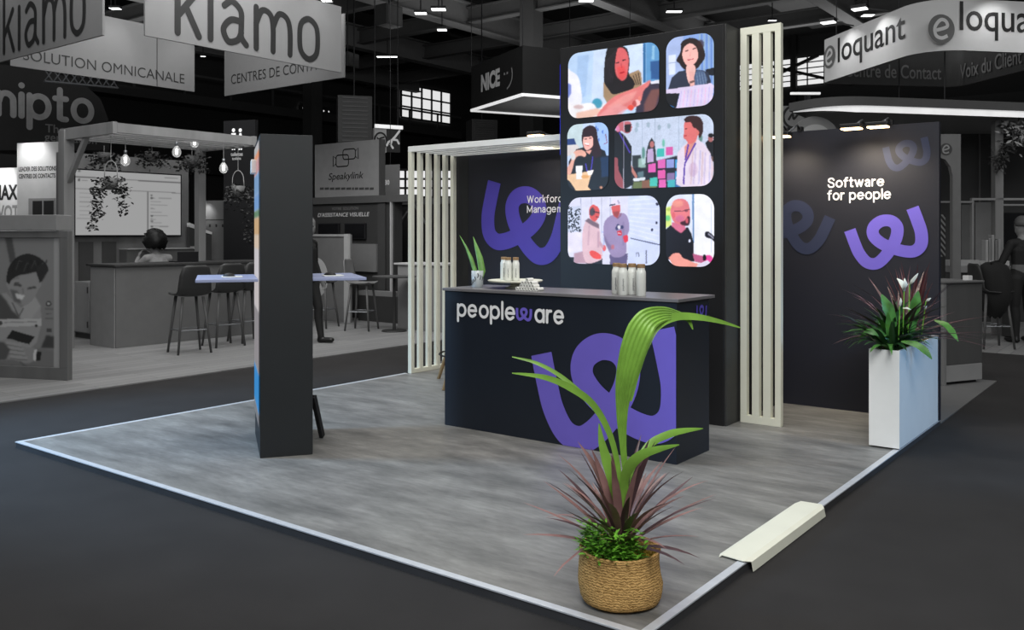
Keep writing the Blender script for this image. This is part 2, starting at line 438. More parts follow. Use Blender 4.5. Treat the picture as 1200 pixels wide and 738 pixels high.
# threshold plate lying over the right-hand edge
mb = MB(); prof = [(-1.757, .005), (-1.74, .009), (-1.625, .012), (-1.6, .006), (-1.592, HALL + .004)]
ys = [3.86, 3.9, 4.3, 4.75, 4.88, 4.93]
for i, y in enumerate(ys):
    for j, (x, z) in enumerate(prof):
        cut = 0.012 * (j == 0) * (1 if i in (0, 5) else 0)
        mb.v.append((x + cut, y + (0.03 if (i == 0 and j > 2) else 0) - (0.04 if (i == 5 and j > 2) else 0) + (0.02 if i == 0 and j == 1 else 0), z))
for i in range(len(ys) - 1):
    for j in range(len(prof) - 1):
        a = i * len(prof) + j; mb.f.append((a, a + 1, a + len(prof) + 1, a + len(prof)))
tag(mb.build('threshold_plate', M_offwhite, solid=.004), 'cream white threshold plate folded over the right stage edge', 'threshold plate')

# ================================================================ STAND WALLS
Fb = Frame((XL, YB), (1, 0)); U = lambda X: X - XL
def logo_part(fr, pl, pr, m, parent, w=.003, clip=None, name='logo', hw=25, sx=1.0):
    a = Vector(fr.uv(*pl)); b = Vector(fr.uv(*pr)); dv = b - a; rot = math.atan2(dv.y, dv.x); half = dv.length / 2; mid = (a + b) / 2
    s = half / 136; cx = mid.x + sin(rot) * 86 * s; cy = mid.y - cos(rot) * 86 * s
    vs, fs = logo2d(cx, cy, half, rot, hw); mb = flat_rise(MB(), fr, vs, fs, w)
    if clip: mb = clip_mb(mb, clip)
    return mb.build(name, m, parent)

t = thing('partition_wall', 'dark partition wall with large purple logo and the words Workforce Management', 'wall', (-5.4, YB + .03, 0))
MB().box(XL, -6.55, YB, YB + .06, 0, 2.4).build('narrow_panel', mat('black_return', (34, 35, 36), .6), t)
MB().box(-6.548, -4.05, YB, YB + .06, 0, 2.4).build('panel', M_navy, t)
logo_part(Fb, (579.5, 213), (664, 238), M_purple_d, t, hw=25)
mb = MB(); a = Fb.uv(618.5, 237.3); xh = (Fb.uv(618, 229.8)[1] - a[1]) / 1.4; e = Fb.uv(665, 237)
strokes(mb, Fb, 'Workforce', a[0], a[1], xh, xh * .11, .007, e[0]); a2 = Fb.uv(618.5, 248.9)
strokes(mb, Fb, 'MAnAgement'.replace('A', 'A'), a2[0], a2[1], xh, xh * .11, .007, a2[0] + (e[0] - a[0]) * 1.22)
mb.build('lettering', M_lett, t)
def spot_lamp(label, X, Y, Z, energy=14, arm=.3, aim=(0, .12), hw=.085, grp=None, soft=.06):
    t = thing('spotlight', label, 'spotlight', (X, Y, Z), 0, grp)
    MB().box(X - .02, X + .02, Y - .01, Y + .05, max(2.4, Z - .02), max(2.44, Z + .02)).build('clamp', M_black, t)
    MB().tube([(X, Y, max(2.42, Z)), (X, Y - .06, max(Z + .07, 2.45)), (X, Y - arm, Z + .075)], .009, 8).build('arm', M_steel, t, smooth=True)
    hy = Y - arm - .05
    MB().box(X - hw, X + hw, hy - .055, hy + .055, Z + .05, Z + .085).build('housing', M_black, t, bevel=.008)
    MB().box(X - hw + .01, X + hw - .01, hy - .047, hy + .047, Z + .038, Z + .05).build('lens', M_warm, t, bevel=.004)
    l = bpy.data.lights.new('spot', 'SPOT'); l.energy = energy; l.color = (1, .86, .66); l.spot_size = math.radians(120); l.spot_blend = .9; l.shadow_soft_size = soft
    o = bpy.data.objects.new('spotlight_beam', l); C.objects.link(o); o.location = (X, hy, Z + .03)
    tgt = Vector((X, Y + aim[1], Z - 1.0)); o.rotation_euler = (tgt - o.location).to_track_quat('-Z', 'Y').to_euler()
    return t
t = thing('partition_wall', 'dark partition wall reading Software for people with a purple logo', 'wall', (-2.26, YB + .03, 0))
MB().box(-2.905, XR, YB, YB + .06, 0, 2.4).build('panel', M_navy, t)
cl = [((-2.905, 0, 0), (1, 0, 0)), ((XR, 0, 0), (-1, 0, 0))]
logo_part(Fb, (996, 269.5), (1069.5, 243.5), M_purple, t)
lab(logo_part(Fb, (1038, 172.5), (1083, 161), M_ghost, t, clip=cl), 'faint dark blue logo')
lab(logo_part(Fb, (908, 226), (973, 254.6), M_ghost, t, clip=cl), 'faint dark blue logo')
mb = MB()
for wd, x0, x1, yb, yt in (('SoftwAre', 971, 1035.6, 219.3, 209.2), ('for people', 971, 1043.6, 234, 223.6)):
    a = Fb.uv(x0, yb); e = Fb.uv(x1, yb); xh = (Fb.uv(x0, yt)[1] - a[1]) / 1.42; strokes(mb, Fb, wd, a[0], a[1], xh, xh * .125, .006, e[0])
mb.build('lettering', M_lett, t)
# storage room between the two walls (its right side shows through the slats)
t = thing('storage_cabin', 'plain black side wall of the storage room behind the video wall', 'cabin', (-3.5, 7.2, 0))
MB().box(-2.975, -2.912, 6.81, YB - .003, 0, 2.4).build('side_wall', M_black, t)
MB().box(-4.05, -3.99, 6.81, YB - .003, 0, 2.4).build('side_wall', M_black, t)
for px, lbl in ((998, 'left one of the two lit spotlights above the words Software for people'), (1029, 'right one of the two lit spotlights above the words Software for people')):
    X = atY(px, 7.4)[0]; spot_lamp(lbl, X, YB, 2.305, 34)
for X, lbl in ((atY(904, 7.4)[0], 'spotlight just behind the tall slatted screen, nearer the video wall'), (atY(920, 7.4)[0], 'warm spotlight peeking out right of the tall slatted screen')):
    spot_lamp(lbl, X, YB, 2.28, 16, arm=.3, hw=.045)
spot_lamp('spotlight shining down on the Workforce Management wall', atY(628, 7.4)[0], YB, 2.46, 70, soft=.14)

# ================================================================ SLATTED PORTAL (left)
t = thing('slatted_portal', 'white slatted portal of posts and roof rafters at the back left of the stage', 'slatted screen', (-6.7, 7.3, 0))
for i in range(6):
    y = 6.95 + .1375 * i
    MB().box(-6.725, -6.675, y, y + .05, .045, 2.38).build('post', M_offwhite, t, bevel=.003)
    MB().box(-6.725, -4.06, y, y + .05, 2.38, 2.44).build('rafter', M_white, t, bevel=.003)
MB().box(-6.725, -6.675, 6.95, 7.69, 0, .045).build('base_rail', M_offwhite, t, bevel=.003)
# ================================================================ TALL SLATTED SCREEN (right of the video wall)
t = thing('slatted_screen', 'tall white slatted screen standing right of the video wall', 'slatted screen', (-2.7, 6.8, 0))
Fs = Frame((-2.9, 6.76), (1, 0))
xa = atY(867.5, 6.76)[0]; xb = atY(915, 6.76)[0]
edges = [(867.5, 875), (881, 889.5), (894, 903), (908, 915)]
for a, b in edges:
    MB().box(atY(a, 6.76)[0], atY(b, 6.76)[0], 6.76, 6.81, .06, 3.08).build('slat', M_offwhite, t, bevel=.002)
MB().box(xa, xb, 6.76, 6.81, 0, .06).build('bottom_rail', M_offwhite, t, bevel=.002)
MB().box(xa, xb, 6.76, 6.81, 3.08, 3.14).build('top_rail', M_offwhite, t, bevel=.002)
# ================================================================ VIDEO WALL
M_screen = mat_paint('led_picture', 1.05)
Fv = Frame((-4.45, 6.52), (1, 0))
t = thing('video_wall', 'tall black video wall showing six photographs of people at work', 'video wall', (-3.68, 6.66, 0))
MB().box(-4.45, -2.91, 6.522, 6.80, 0, 3.14).build('cabinet', mat('led_black', (20, 20, 22), .55), t, bevel=.004)
MB().box(-2.91, -2.895, 6.535, 6.80, 0, 3.14).build('side_panel', mat('charcoal_side', (54, 54, 54), .55), t)
MB().box(-4.458, -4.451, 6.53, 6.56, 2.2, 3.0).build('edge_light', mat('blue_edge_light', (20, 20, 160), .4, emit=(20, 30, 220), strength=.5), t)

pics = []
# --- woman leaning over a table, a hand in front
Q = [(80, 137), (868, 20), (868, 620), (80, 694)]
p = Pic(Q, 168, 132, (205, 226, 250))
p.poly([(60, 100), (300, 90), (330, 700), (60, 720)], (196, 218, 245), 1, 3)
p.poly([(160, 150), (260, 140), (230, 500), (150, 520)], (168, 196, 232), .6, 5)
p.poly([(300, 110), (420, 80), (400, 560), (280, 560)], (212, 226, 246), 1, 5)
p.poly([(590, 60), (740, 40), (740, 400), (620, 400)], (214, 228, 250), 1, 3)
p.poly([(728, 20), (752, 20), (752, 380), (728, 380)], (66, 128, 178), 1, 1)
p.poly([(752, 20), (900, 0), (900, 360), (752, 380)], (112, 168, 214), 1, 2)
p.poly([(790, 200), (900, 180), (900, 350), (800, 350)], (62, 110, 166), 1, 2)
p.line([(820, 60), (815, 180)], 22, (170, 214, 240), .8, 2)
p.poly([(60, 280), (110, 285), (165, 330), (188, 420), (190, 560), (60, 600)], (240, 240, 252), 1, 2, True)
p.poly([(76, 380), (105, 400), (108, 470), (78, 520)], (120, 140, 214), .9, 3)
p.poly([(60, 560), (420, 560), (420, 720), (60, 720)], (238, 236, 240), 1, 4)
p.ell(330, 560, 45, 45, (40, 160, 190), .9, 3)
p.ell(260, 600, 60, 45, (244, 244, 248), 1, 3); p.ell(170, 590, 45, 18, (200, 160, 160), .6, 3)
p.poly([(150, 640), (330, 600), (420, 640), (150, 710)], (236, 190, 170), .8, 5)
p.poly([(385, 380), (480, 350), (640, 290), (690, 270), (715, 300), (718, 400), (640, 480), (420, 560), (385, 500)], (178, 152, 124), 1, 2)
for k in range(4): p.line([(620 + 22 * k, 330 - 12 * k), (660 + 16 * k, 400)], 9, (70, 56, 50), .9, 1)
p.poly([(430, 75), (520, 60), (590, 90), (612, 200), (605, 300), (650, 370), (640, 430), (560, 460), (470, 480), (430, 440), (390, 370), (392, 250), (405, 140)], (34, 26, 34), 1, 1, True)
p.poly([(500, 90), (560, 85), (600, 150), (602, 240), (585, 330), (555, 362), (525, 352), (495, 310), (482, 230), (488, 140)], (226, 118, 122), 1, 2, True)
p.poly([(500, 250), (560, 230), (590, 300), (555, 358), (520, 345)], (234, 82, 84), .6, 4)
p.line([(492, 212), (520, 206)], 10, (90, 40, 54)); p.line([(548, 190), (580, 182)], 10, (90, 40, 54))
p.line([(538, 215), (545, 255)], 9, (196, 80, 90), .8); p.line([(528, 300), (566, 288)], 12, (190, 30, 52))
p.poly([(430, 80), (512, 62), (500, 120), (486, 200), (480, 320), (520, 380), (450, 440), (392, 360), (400, 160)], (30, 24, 32), 1, 1)
for k in range(5): p.line([(505 - 18 * k, 80 + 22 * k), (470 - 16 * k, 200), (462 - 14 * k, 380)], 6, (74, 62, 76), .55, 1)
p.poly([(700, 430), (790, 370), (900, 380), (900, 640), (660, 640)], (70, 62, 84), 1, 2)
p.poly([(740, 560), (800, 440), (880, 430), (830, 620), (740, 630)], (150, 104, 98), .8, 6)
p.poly([(790, 372), (880, 352), (880, 385), (800, 392)], (232, 232, 244), 1, 1)
p.poly([(330, 680), (390, 580), (480, 500), (600, 450), (700, 410), (790, 358), (780, 400), (735, 450), (715, 520), (690, 570), (640, 600), (560, 615), (480, 660)], (230, 140, 140), 1, 2, True)
p.poly([(400, 600), (560, 490), (680, 450), (640, 520), (520, 590)], (240, 172, 168), .8, 6)
p.ell(622, 596, 28, 24, (240, 96, 78), 1, 2); p.ell(680, 552, 26, 26, (250, 200, 200), 1, 2); p.ell(655, 560, 18, 26, (200, 84, 84), .9, 2); p.ell(700, 515, 16, 22, (240, 150, 140), 1, 2)
p.poly([(300, 700), (420, 600), (520, 560), (600, 600), (500, 690)], (240, 176, 178), .7, 7)
pics.append((p, (666, 63.6, 772.5, 130, 139), .105))
# --- smiling woman with short dark hair behind a laptop
Q = [(80, 113), (492, 65), (492, 681), (80, 724)]
p = Pic(Q, 96, 140, (150, 178, 228))
p.poly([(70, 90), (230, 80), (230, 540), (70, 560)], (182, 198, 236), 1, 4)
for k in range(7): p.line([(370 + 20 * k, 80), (372 + 20 * k, 520)], 8, (98 if k % 2 else 170, 140 if k % 2 else 196, 206), .8, 1)
p.poly([(100, 260), (165, 250), (160, 420), (105, 430)], (226, 234, 250), 1, 2); p.line([(100, 325), (170, 318)], 5, (140, 160, 210))
p.poly([(420, 385), (520, 360), (520, 440), (430, 430)], (26, 34, 52), 1, 1)
p.poly([(95, 560), (130, 450), (190, 400), (260, 385), (340, 385), (400, 390), (445, 410), (468, 480), (460, 560)], (58, 66, 88), 1, 1)
p.poly([(330, 420), (350, 385), (410, 400), (440, 470), (400, 530), (330, 520)], (96, 116, 150), 1, 2)
for k in range(4): p.line([(345 + 22 * k, 410), (360 + 24 * k, 520)], 6, (150, 172, 200), .6, 1)
p.poly([(240, 128), (300, 112), (370, 140), (408, 210), (416, 280), (380, 340), (330, 385), (240, 382), (195, 330), (170, 300), (205, 230), (210, 160)], (48, 30, 34), 1, 1, True)
p.ell(380, 170, 30, 40, (70, 36, 40), .8, 3)
p.poly([(238, 190), (290, 160), (340, 190), (360, 260), (345, 310), (310, 345), (270, 352), (235, 310), (222, 250)], (246, 196, 190), 1, 1, True)
p.line([(246, 226), (275, 218)], 9, (70, 34, 38)); p.line([(312, 208), (342, 200)], 9, (70, 34, 38))
p.line([(292, 235), (290, 268)], 7, (228, 160, 158), .8); p.line([(268, 300), (318, 290)], 11, (196, 50, 74)); p.line([(274, 296), (312, 288)], 4, (250, 220, 220), .8, 0)
p.poly([(262, 350), (325, 345), (335, 400), (310, 470), (280, 500), (258, 420)], (244, 200, 194), 1, 1, True)
p.poly([(275, 400), (320, 400), (330, 520), (290, 530)], (240, 190, 184), 1, 2); p.line([(285, 495), (330, 480)], 18, (70, 56, 60), .8)
p.poly([(80, 555), (470, 500), (492, 520), (480, 640), (400, 700), (165, 730), (200, 590), (80, 590)], (226, 214, 240), 1, 1)
for k in range(9): p.line([(215 + 30 * k, 560 - 4 * k), (195 + 31 * k, 710 - 4 * k)], 7, (240, 190, 226) if k % 2 else (196, 190, 240), .7, 1)
p.poly([(70, 588), (198, 585), (165, 730), (70, 740)], (22, 24, 34), 1, 1); p.line([(115, 692), (150, 708)], 10, (60, 130, 190), .8)
pics.append((p, (780.8, 45.3, 836.7, 122.4, 128.2), .105))
# --- laughing woman with a paper cup
Q = [(78, 91), (452, 69), (452, 680), (78, 685)]
p = Pic(Q, 90, 134, (206, 220, 246))
p.poly([(70, 90), (220, 80), (220, 330), (70, 330)], (206, 222, 228), 1, 4); p.poly([(330, 70), (460, 60), (460, 380), (340, 330)], (176, 204, 248), 1, 3)
for (x, y) in ((355, 140), (400, 160), (365, 230), (340, 120)): p.ell(x, y, 7, 16, (70, 120, 210), .8, 1)
p.line([(425, 180), (440, 260), (410, 270)], 8, (150, 60, 80), .8)
p.poly([(78, 215), (140, 210), (160, 268), (78, 275)], (52, 80, 140), 1, 1); p.poly([(78, 275), (170, 268), (190, 300), (130, 360), (78, 370)], (226, 220, 220), 1, 2)
p.poly([(160, 310), (240, 290), (330, 290), (420, 330), (450, 420), (330, 560), (240, 540), (90, 560), (90, 420)], (26, 24, 32), 1, 1)
p.poly([(225, 130), (285, 98), (340, 130), (358, 230), (385, 320), (385, 370), (330, 390), (290, 340), (235, 310), (212, 250), (210, 190)], (58, 22, 34), 1, 1, True)
p.poly([(235, 195), (290, 190), (312, 220), (310, 280), (280, 312), (250, 320), (225, 280), (222, 230)], (250, 198, 190), 1, 1, True)
p.line([(232, 222), (258, 220)], 7, (90, 40, 44)); p.line([(276, 214), (300, 212)], 7, (90, 40, 44)); p.line([(238, 262), (275, 268)], 15, (252, 246, 246)); p.line([(232, 270), (280, 284)], 5, (200, 60, 70))
p.poly([(222, 150), (320, 140), (315, 195), (226, 205)], (60, 24, 36), 1, 1)
p.poly([(245, 330), (300, 320), (280, 362)], (240, 180, 168), 1, 1)
p.poly([(135, 340), (190, 315), (240, 335), (245, 375), (200, 390), (150, 400), (130, 470), (110, 530), (80, 540), (78, 480), (110, 420)], (236, 184, 168), 1, 1, True)
p.ell(130, 375, 22, 32, (222, 226, 228), .9, 2); p.ell(195, 405, 45, 35, (20, 18, 24), 1, 2)
p.poly([(78, 540), (290, 510), (300, 690), (78, 690)], (240, 206, 170), 1, 2); p.poly([(155, 460), (216, 460), (212, 580), (160, 580)], (240, 240, 244), 1, 1)
p.poly([(255, 510), (320, 500), (300, 545), (270, 550)], (250, 246, 244), 1, 1); p.ell(240, 560, 36, 16, (226, 170, 100), .8, 2)
p.line([(310, 380), (295, 500)], 9, (96, 80, 200)); p.line([(245, 440), (258, 510)], 9, (96, 80, 200))
p.poly([(345, 400), (400, 372), (460, 375), (460, 690), (300, 690), (265, 650), (290, 560), (330, 500)], (20, 26, 38), 1, 1); p.poly([(380, 390), (450, 380), (450, 560), (390, 570)], (36, 70, 112), .8, 4)
p.poly([(78, 580), (110, 610), (160, 690), (78, 690)], (22, 22, 32), 1, 1); p.ell(385, 660, 12, 12, (226, 170, 140), .9, 2)
pics.append((p, (665, 146.7, 713.2, 222.5, 223.2), .1))
# --- group around a wall of sticky notes
Q = [(72, 125), (888, 54), (888, 652), (72, 677)]
p = Pic(Q, 184, 134, (206, 216, 236))
p.grain(.06)
for x in (300, 405, 600): p.line([(x, 60), (x, 480)], 7, (160, 176, 196), .7, 1)
for (x, y) in ((250, 190), (260, 150), (350, 150), (440, 170), (520, 160)): p.ell(x, y, 14, 22, (130, 160, 170), .5, 2)
p.poly([(215, 500), (600, 400), (640, 660), (215, 680)], (40, 40, 56), 1, 3); p.poly([(225, 620), (420, 600), (420, 680), (220, 690)], (120, 132, 90), 1, 4)
p.poly([(215, 400), (290, 395), (300, 500), (220, 500)], (58, 66, 70), 1, 2); p.poly([(270, 430), (330, 410), (330, 500), (270, 500)], (190, 220, 214), .7, 3)
p.ell(310, 380, 14, 50, (60, 140, 120), .8, 3); p.ell(475, 300, 12, 34, (90, 190, 160), .8, 3)
p.poly([(325, 480), (335, 360), (355, 290), (378, 255), (400, 290), (410, 360), (420, 470)], (66, 68, 74), 1, 1); p.ell(380, 310, 17, 27, (196, 130, 130), 1, 1); p.poly([(345, 350), (390, 345), (395, 455), (340, 460)], (200, 180, 216), 1, 1)
notes = [(452, 380, (80, 196, 190)), (524, 368, (220, 110, 180)), (380, 506, (226, 110, 190)), (460, 472, (228, 120, 196)), (530, 470, (160, 170, 226)), (600, 470, (80, 170, 220)), (458, 558, (232, 110, 186)),
         (536, 582, (150, 130, 176)), (600, 566, (84, 170, 216)), (394, 620, (90, 200, 190)), (466, 636, (232, 120, 196)), (540, 640, (90, 190, 200)), (600, 640, (70, 130, 190)), (330, 640, (150, 110, 90))]
for x, y, c in notes: p.poly([(x - 30, y - 34), (x + 30, y - 38), (x + 31, y + 32), (x - 31, y + 36)], c, 1, 1)
p.poly([(60, 190), (110, 200), (160, 240), (215, 330), (210, 480), (225, 640), (160, 680), (110, 640), (72, 560)], (24, 22, 30), 1, 1)
p.poly([(72, 415), (98, 420), (105, 520), (150, 620), (150, 680), (72, 640)], (168, 96, 104), 1, 1, False)
p.poly([(88, 140), (190, 120), (215, 160), (205, 205), (170, 220), (130, 200), (95, 205)], (200, 120, 130), 1, 1, True); p.poly([(150, 150), (212, 140), (200, 210), (160, 215)], (44, 30, 34), 1, 2)
p.ell(98, 180, 16, 26, (230, 150, 200), .7, 3)
p.line([(110, 210), (200, 380)], 10, (100, 80, 190)); p.line([(150, 120), (146, 670)], 6, (200, 200, 216), .6, 0)
p.poly([(210, 480), (260, 570), (250, 600), (215, 540)], (200, 140, 130), 1, 1); p.poly([(225, 590), (325, 580), (320, 605), (230, 615)], (226, 232, 240), 1, 1); p.poly([(260, 540), (310, 530), (310, 580), (265, 585)], (140, 170, 180), .6, 3)
p.poly([(820, 300), (850, 270), (890, 280), (890, 460), (860, 430)], (26, 24, 34), 1, 1); p.ell(864, 262, 22, 30, (180, 120, 120), 1, 1); p.ell(866, 238, 24, 18, (26, 20, 26), 1, 1)
p.ell(782, 262, 16, 30, (70, 130, 110), .8, 3)
p.poly([(580, 640), (590, 380), (640, 320), (700, 280), (760, 270), (810, 310), (860, 380), (888, 500), (880, 620), (800, 660), (640, 670)], (232, 220, 236), 1, 1)
for k in range(9): p.line([(720 + 20 * k, 330 + 10 * k), (700 + 22 * k, 640)], 9, [(200, 160, 150), (170, 160, 214), (244, 236, 240), (150, 160, 220)][k % 4], .5, 2)
p.poly([(650, 330), (690, 280), (750, 270), (720, 340), (680, 440), (650, 420)], (224, 160, 150), 1, 2)
p.poly([(648, 130), (700, 100), (750, 140), (760, 220), (740, 280), (690, 310), (660, 275), (640, 255), (645, 200)], (226, 130, 130), 1, 1, True)
p.poly([(645, 105), (680, 78), (760, 80), (800, 130), (800, 210), (770, 260), (752, 190), (720, 170), (700, 130), (660, 130)], (70, 34, 36), 1, 1, True)
p.ell(755, 215, 13, 24, (220, 130, 126), 1, 1); p.line([(652, 185), (672, 180)], 6, (80, 40, 40)); p.line([(645, 240), (668, 240)], 7, (190, 60, 70))
p.line([(740, 300), (650, 470), (640, 640)], 13, (104, 70, 180)); p.line([(680, 310), (655, 440)], 13, (104, 70, 180)); p.ell(720, 520, 36, 60, (190, 150, 190), .4, 4)
pics.append((p, (720.2, 142.8, 836.3, 217.7, 221.3), .105))
# --- two men talking, one in a cap and a grey hoodie
Q = [(78, 90), (872, 75), (872, 675), (78, 655)]
p = Pic(Q, 168, 134, (224, 224, 242))
p.poly([(600, 70), (880, 70), (880, 680), (600, 680)], (214, 222, 250), 1, 3)
for k in range(9): p.line([(610, 120 + 34 * k), (860, 100 + 46 * k)], 9, (236, 238, 252), .6, 2)
for x in (190, 285, 370, 445): p.line([(x, 90), (x + 3, 400)], 5, (150, 156, 186), .7, 1)
p.line([(620, 440), (870, 498)], 9, (90, 96, 130)); p.line([(870, 140), (850, 160)], 14, (50, 46, 80))
for (x, y) in ((848, 150), (845, 310), (806, 370)): p.ell(x, y, 10, 13, (40, 36, 80), 1, 1)
p.poly([(78, 170), (185, 160), (190, 385), (78, 385)], (206, 212, 232), 1, 1)
rr = random.Random(3)
for k in range(95):
    x = 80 + rr.random() * 108; y = 165 + rr.random() * 215; a = rr.random() * 3; p.line([(x, y), (x + 17 * cos(a), y + 17 * sin(a))], 9, (30, 34, 48), .95, 0)
p.poly([(78, 390), (195, 385), (190, 550), (85, 560)], (232, 228, 244), 1, 2); p.poly([(130, 570), (245, 540), (245, 655), (130, 655)], (196, 164, 180), 1, 3)
p.poly([(70, 590), (100, 600), (130, 600), (130, 660), (70, 660)], (20, 16, 22), 1, 1); p.line([(375, 385), (400, 390), (385, 560)], 12, (170, 186, 240), .7)
p.line([(690, 560), (695, 600)], 10, (70, 70, 100), .7); p.line([(757, 545), (757, 660)], 7, (60, 60, 90), .8); p.line([(675, 560), (672, 600)], 6, (90, 90, 120), .7)
p.poly([(440, 580), (600, 570), (590, 665), (445, 665)], (116, 104, 146), 1, 1); p.poly([(245, 620), (375, 590), (380, 665), (240, 660)], (34, 30, 44), 1, 1)
p.poly([(392, 320), (420, 270), (470, 240), (560, 225), (600, 270), (612, 360), (590, 440), (585, 560), (540, 600), (470, 600), (430, 540), (392, 430)], (168, 152, 190), 1, 1, True)
p.poly([(392, 400), (430, 480), (470, 520), (440, 550), (400, 470)], (138, 122, 160), .8, 3); p.line([(560, 300), (560, 500)], 12, (140, 124, 166), .6, 4)
p.poly([(460, 165), (525, 150), (535, 200), (510, 262), (475, 245), (462, 205)], (222, 106, 106), 1, 1, True); p.poly([(470, 215), (528, 205), (515, 262), (480, 250)], (120, 60, 64), .6, 4)
p.poly([(448, 158), (470, 118), (500, 105), (525, 125), (528, 152), (470, 160)], (236, 226, 244), 1, 1, True); p.line([(440, 158), (490, 150)], 12, (60, 56, 90)); p.line([(510, 115), (526, 145)], 14, (150, 140, 180), .7)
p.poly([(495, 255), (520, 262), (545, 215), (540, 250), (510, 275)], (140, 60, 66), .8, 2)
for (x, y) in ((505, 355), (548, 345), (515, 335)): p.ell(x, y, 14, 17, (50, 50, 110), .9, 1)
p.ell(523, 345, 12, 16, (240, 236, 246), .9, 1); p.poly([(505, 380), (545, 370), (548, 415), (515, 420)], (214, 60, 84), 1, 1); p.line([(515, 395), (540, 400)], 7, (246, 226, 236), .9)
p.poly([(560, 425), (595, 415), (600, 465), (570, 475)], (226, 60, 86), 1, 1, True); p.ell(468, 515, 16, 20, (200, 120, 130), .8, 2)
p.poly([(205, 400), (225, 310), (260, 270), (330, 290), (355, 360), (365, 470), (380, 600), (330, 640), (240, 650), (205, 540)], (226, 196, 206), 1, 1, True)
p.line([(265, 330), (255, 500)], 12, (190, 156, 176), .6, 3); p.line([(345, 380), (345, 520)], 12, (176, 140, 166), .6, 3)
p.poly([(228, 290), (258, 265), (350, 320), (352, 360), (290, 330)], (120, 100, 116), .9, 2)
p.poly([(265, 185), (300, 150), (345, 180), (357, 225), (340, 270), (310, 295), (270, 260)], (224, 100, 96), 1, 1, True); p.poly([(268, 200), (290, 170), (315, 195), (312, 235), (285, 250), (268, 235)], (90, 76, 84), 1, 2)
p.line([(300, 210), (355, 222)], 10, (50, 30, 40)); p.line([(322, 255), (350, 258)], 11, (120, 50, 56), .8)
p.poly([(265, 560), (300, 545), (360, 580), (365, 615), (300, 610)], (236, 96, 90), 1, 1, True); p.ell(395, 525, 16, 26, (230, 120, 126), 1, 1); p.line([(350, 470), (385, 520)], 24, (210, 170, 186), .9)
pics.append((p, (665.6, 231.8, 773.2, 310.6, 309), .12))
# --- bald bearded man in a dark shirt at a microphone
Q = [(78, 65), (495, 60), (495, 685), (78, 680)]
p = Pic(Q, 96, 140, (226, 232, 250))
p.poly([(320, 50), (500, 50), (500, 690), (320, 690)], (242, 243, 250), 1, 2); p.poly([(305, 55), (325, 55), (325, 480), (312, 480)], (120, 156, 200), 1, 1)
p.poly([(78, 170), (130, 160), (125, 330), (78, 350)], (226, 240, 150), 1, 4); p.ell(95, 265, 22, 26, (110, 214, 150), .9, 4); p.ell(100, 190, 20, 14, (180, 200, 90), .8, 4)
p.line([(470, 150), (472, 560)], 5, (170, 190, 230), .8)
p.poly([(78, 360), (120, 325), (200, 360), (270, 345), (300, 400), (318, 470), (320, 580), (330, 640), (240, 640), (78, 620)], (28, 28, 44), 1, 1)
p.poly([(128, 300), (240, 300), (250, 360), (210, 395), (170, 370), (130, 335)], (222, 130, 160), 1, 2)
p.poly([(118, 190), (150, 115), (210, 98), (262, 120), (285, 180), (290, 250), (280, 310), (255, 330), (200, 320), (150, 300), (125, 250)], (232, 140, 148), 1, 1, True)
p.ell(180, 140, 50, 30, (246, 176, 160), .7, 6); p.ell(200, 270, 40, 30, (214, 120, 180), .5, 5)
p.poly([(205, 300), (245, 285), (270, 250), (290, 265), (285, 315), (265, 332), (215, 325)], (84, 40, 60), 1, 2, True); p.ell(262, 288, 12, 22, (236, 120, 136), .8, 2)
p.line([(225, 205), (285, 190)], 6, (60, 40, 60)); p.ell(255, 202, 16, 13, (120, 70, 90), .7, 1); p.ell(145, 240, 14, 26, (226, 120, 130), 1, 1); p.line([(150, 205), (225, 205)], 5, (90, 60, 80), .8)
p.ell(284, 462, 9, 14, (226, 230, 250), 1, 1)
p.poly([(102, 610), (140, 570), (190, 565), (230, 610), (330, 650), (380, 660), (330, 690), (150, 690)], (240, 170, 160), 1, 1); p.poly([(310, 570), (400, 590), (440, 620), (420, 660), (330, 640)], (196, 110, 150), 1, 2)
p.ell(445, 615, 40, 34, (232, 90, 170), 1, 2); p.ell(412, 605, 16, 28, (24, 20, 34), 1, 1); p.poly([(350, 665), (440, 625), (460, 645), (420, 690), (350, 690)], (226, 222, 240), 1, 1)
p.poly([(415, 395), (440, 380), (470, 400), (498, 430), (498, 470), (470, 445), (425, 430)], (34, 34, 54), 1, 1, True); p.line([(445, 400), (490, 440)], 12, (190, 190, 210), .7)
pics.append((p, (780.6, 228.5, 837, 312.6, 312), .12))
for p, (x0, yt, x1, ybr, ybl), rad in pics:
    p.a = np.clip(p.a, 0, 1) ** 1.22 * 1.04; p.mottle(.03, 60); p.grain(.03)
    a = Fv.uv(x0, yt); bl = Fv.uv(x0, ybl); br = Fv.uv(x1, ybr)
    p.mesh(Fv, a[0], br[0], (bl[1] + br[1]) / 2, a[1], .002, rad).build('picture', M_screen, t)

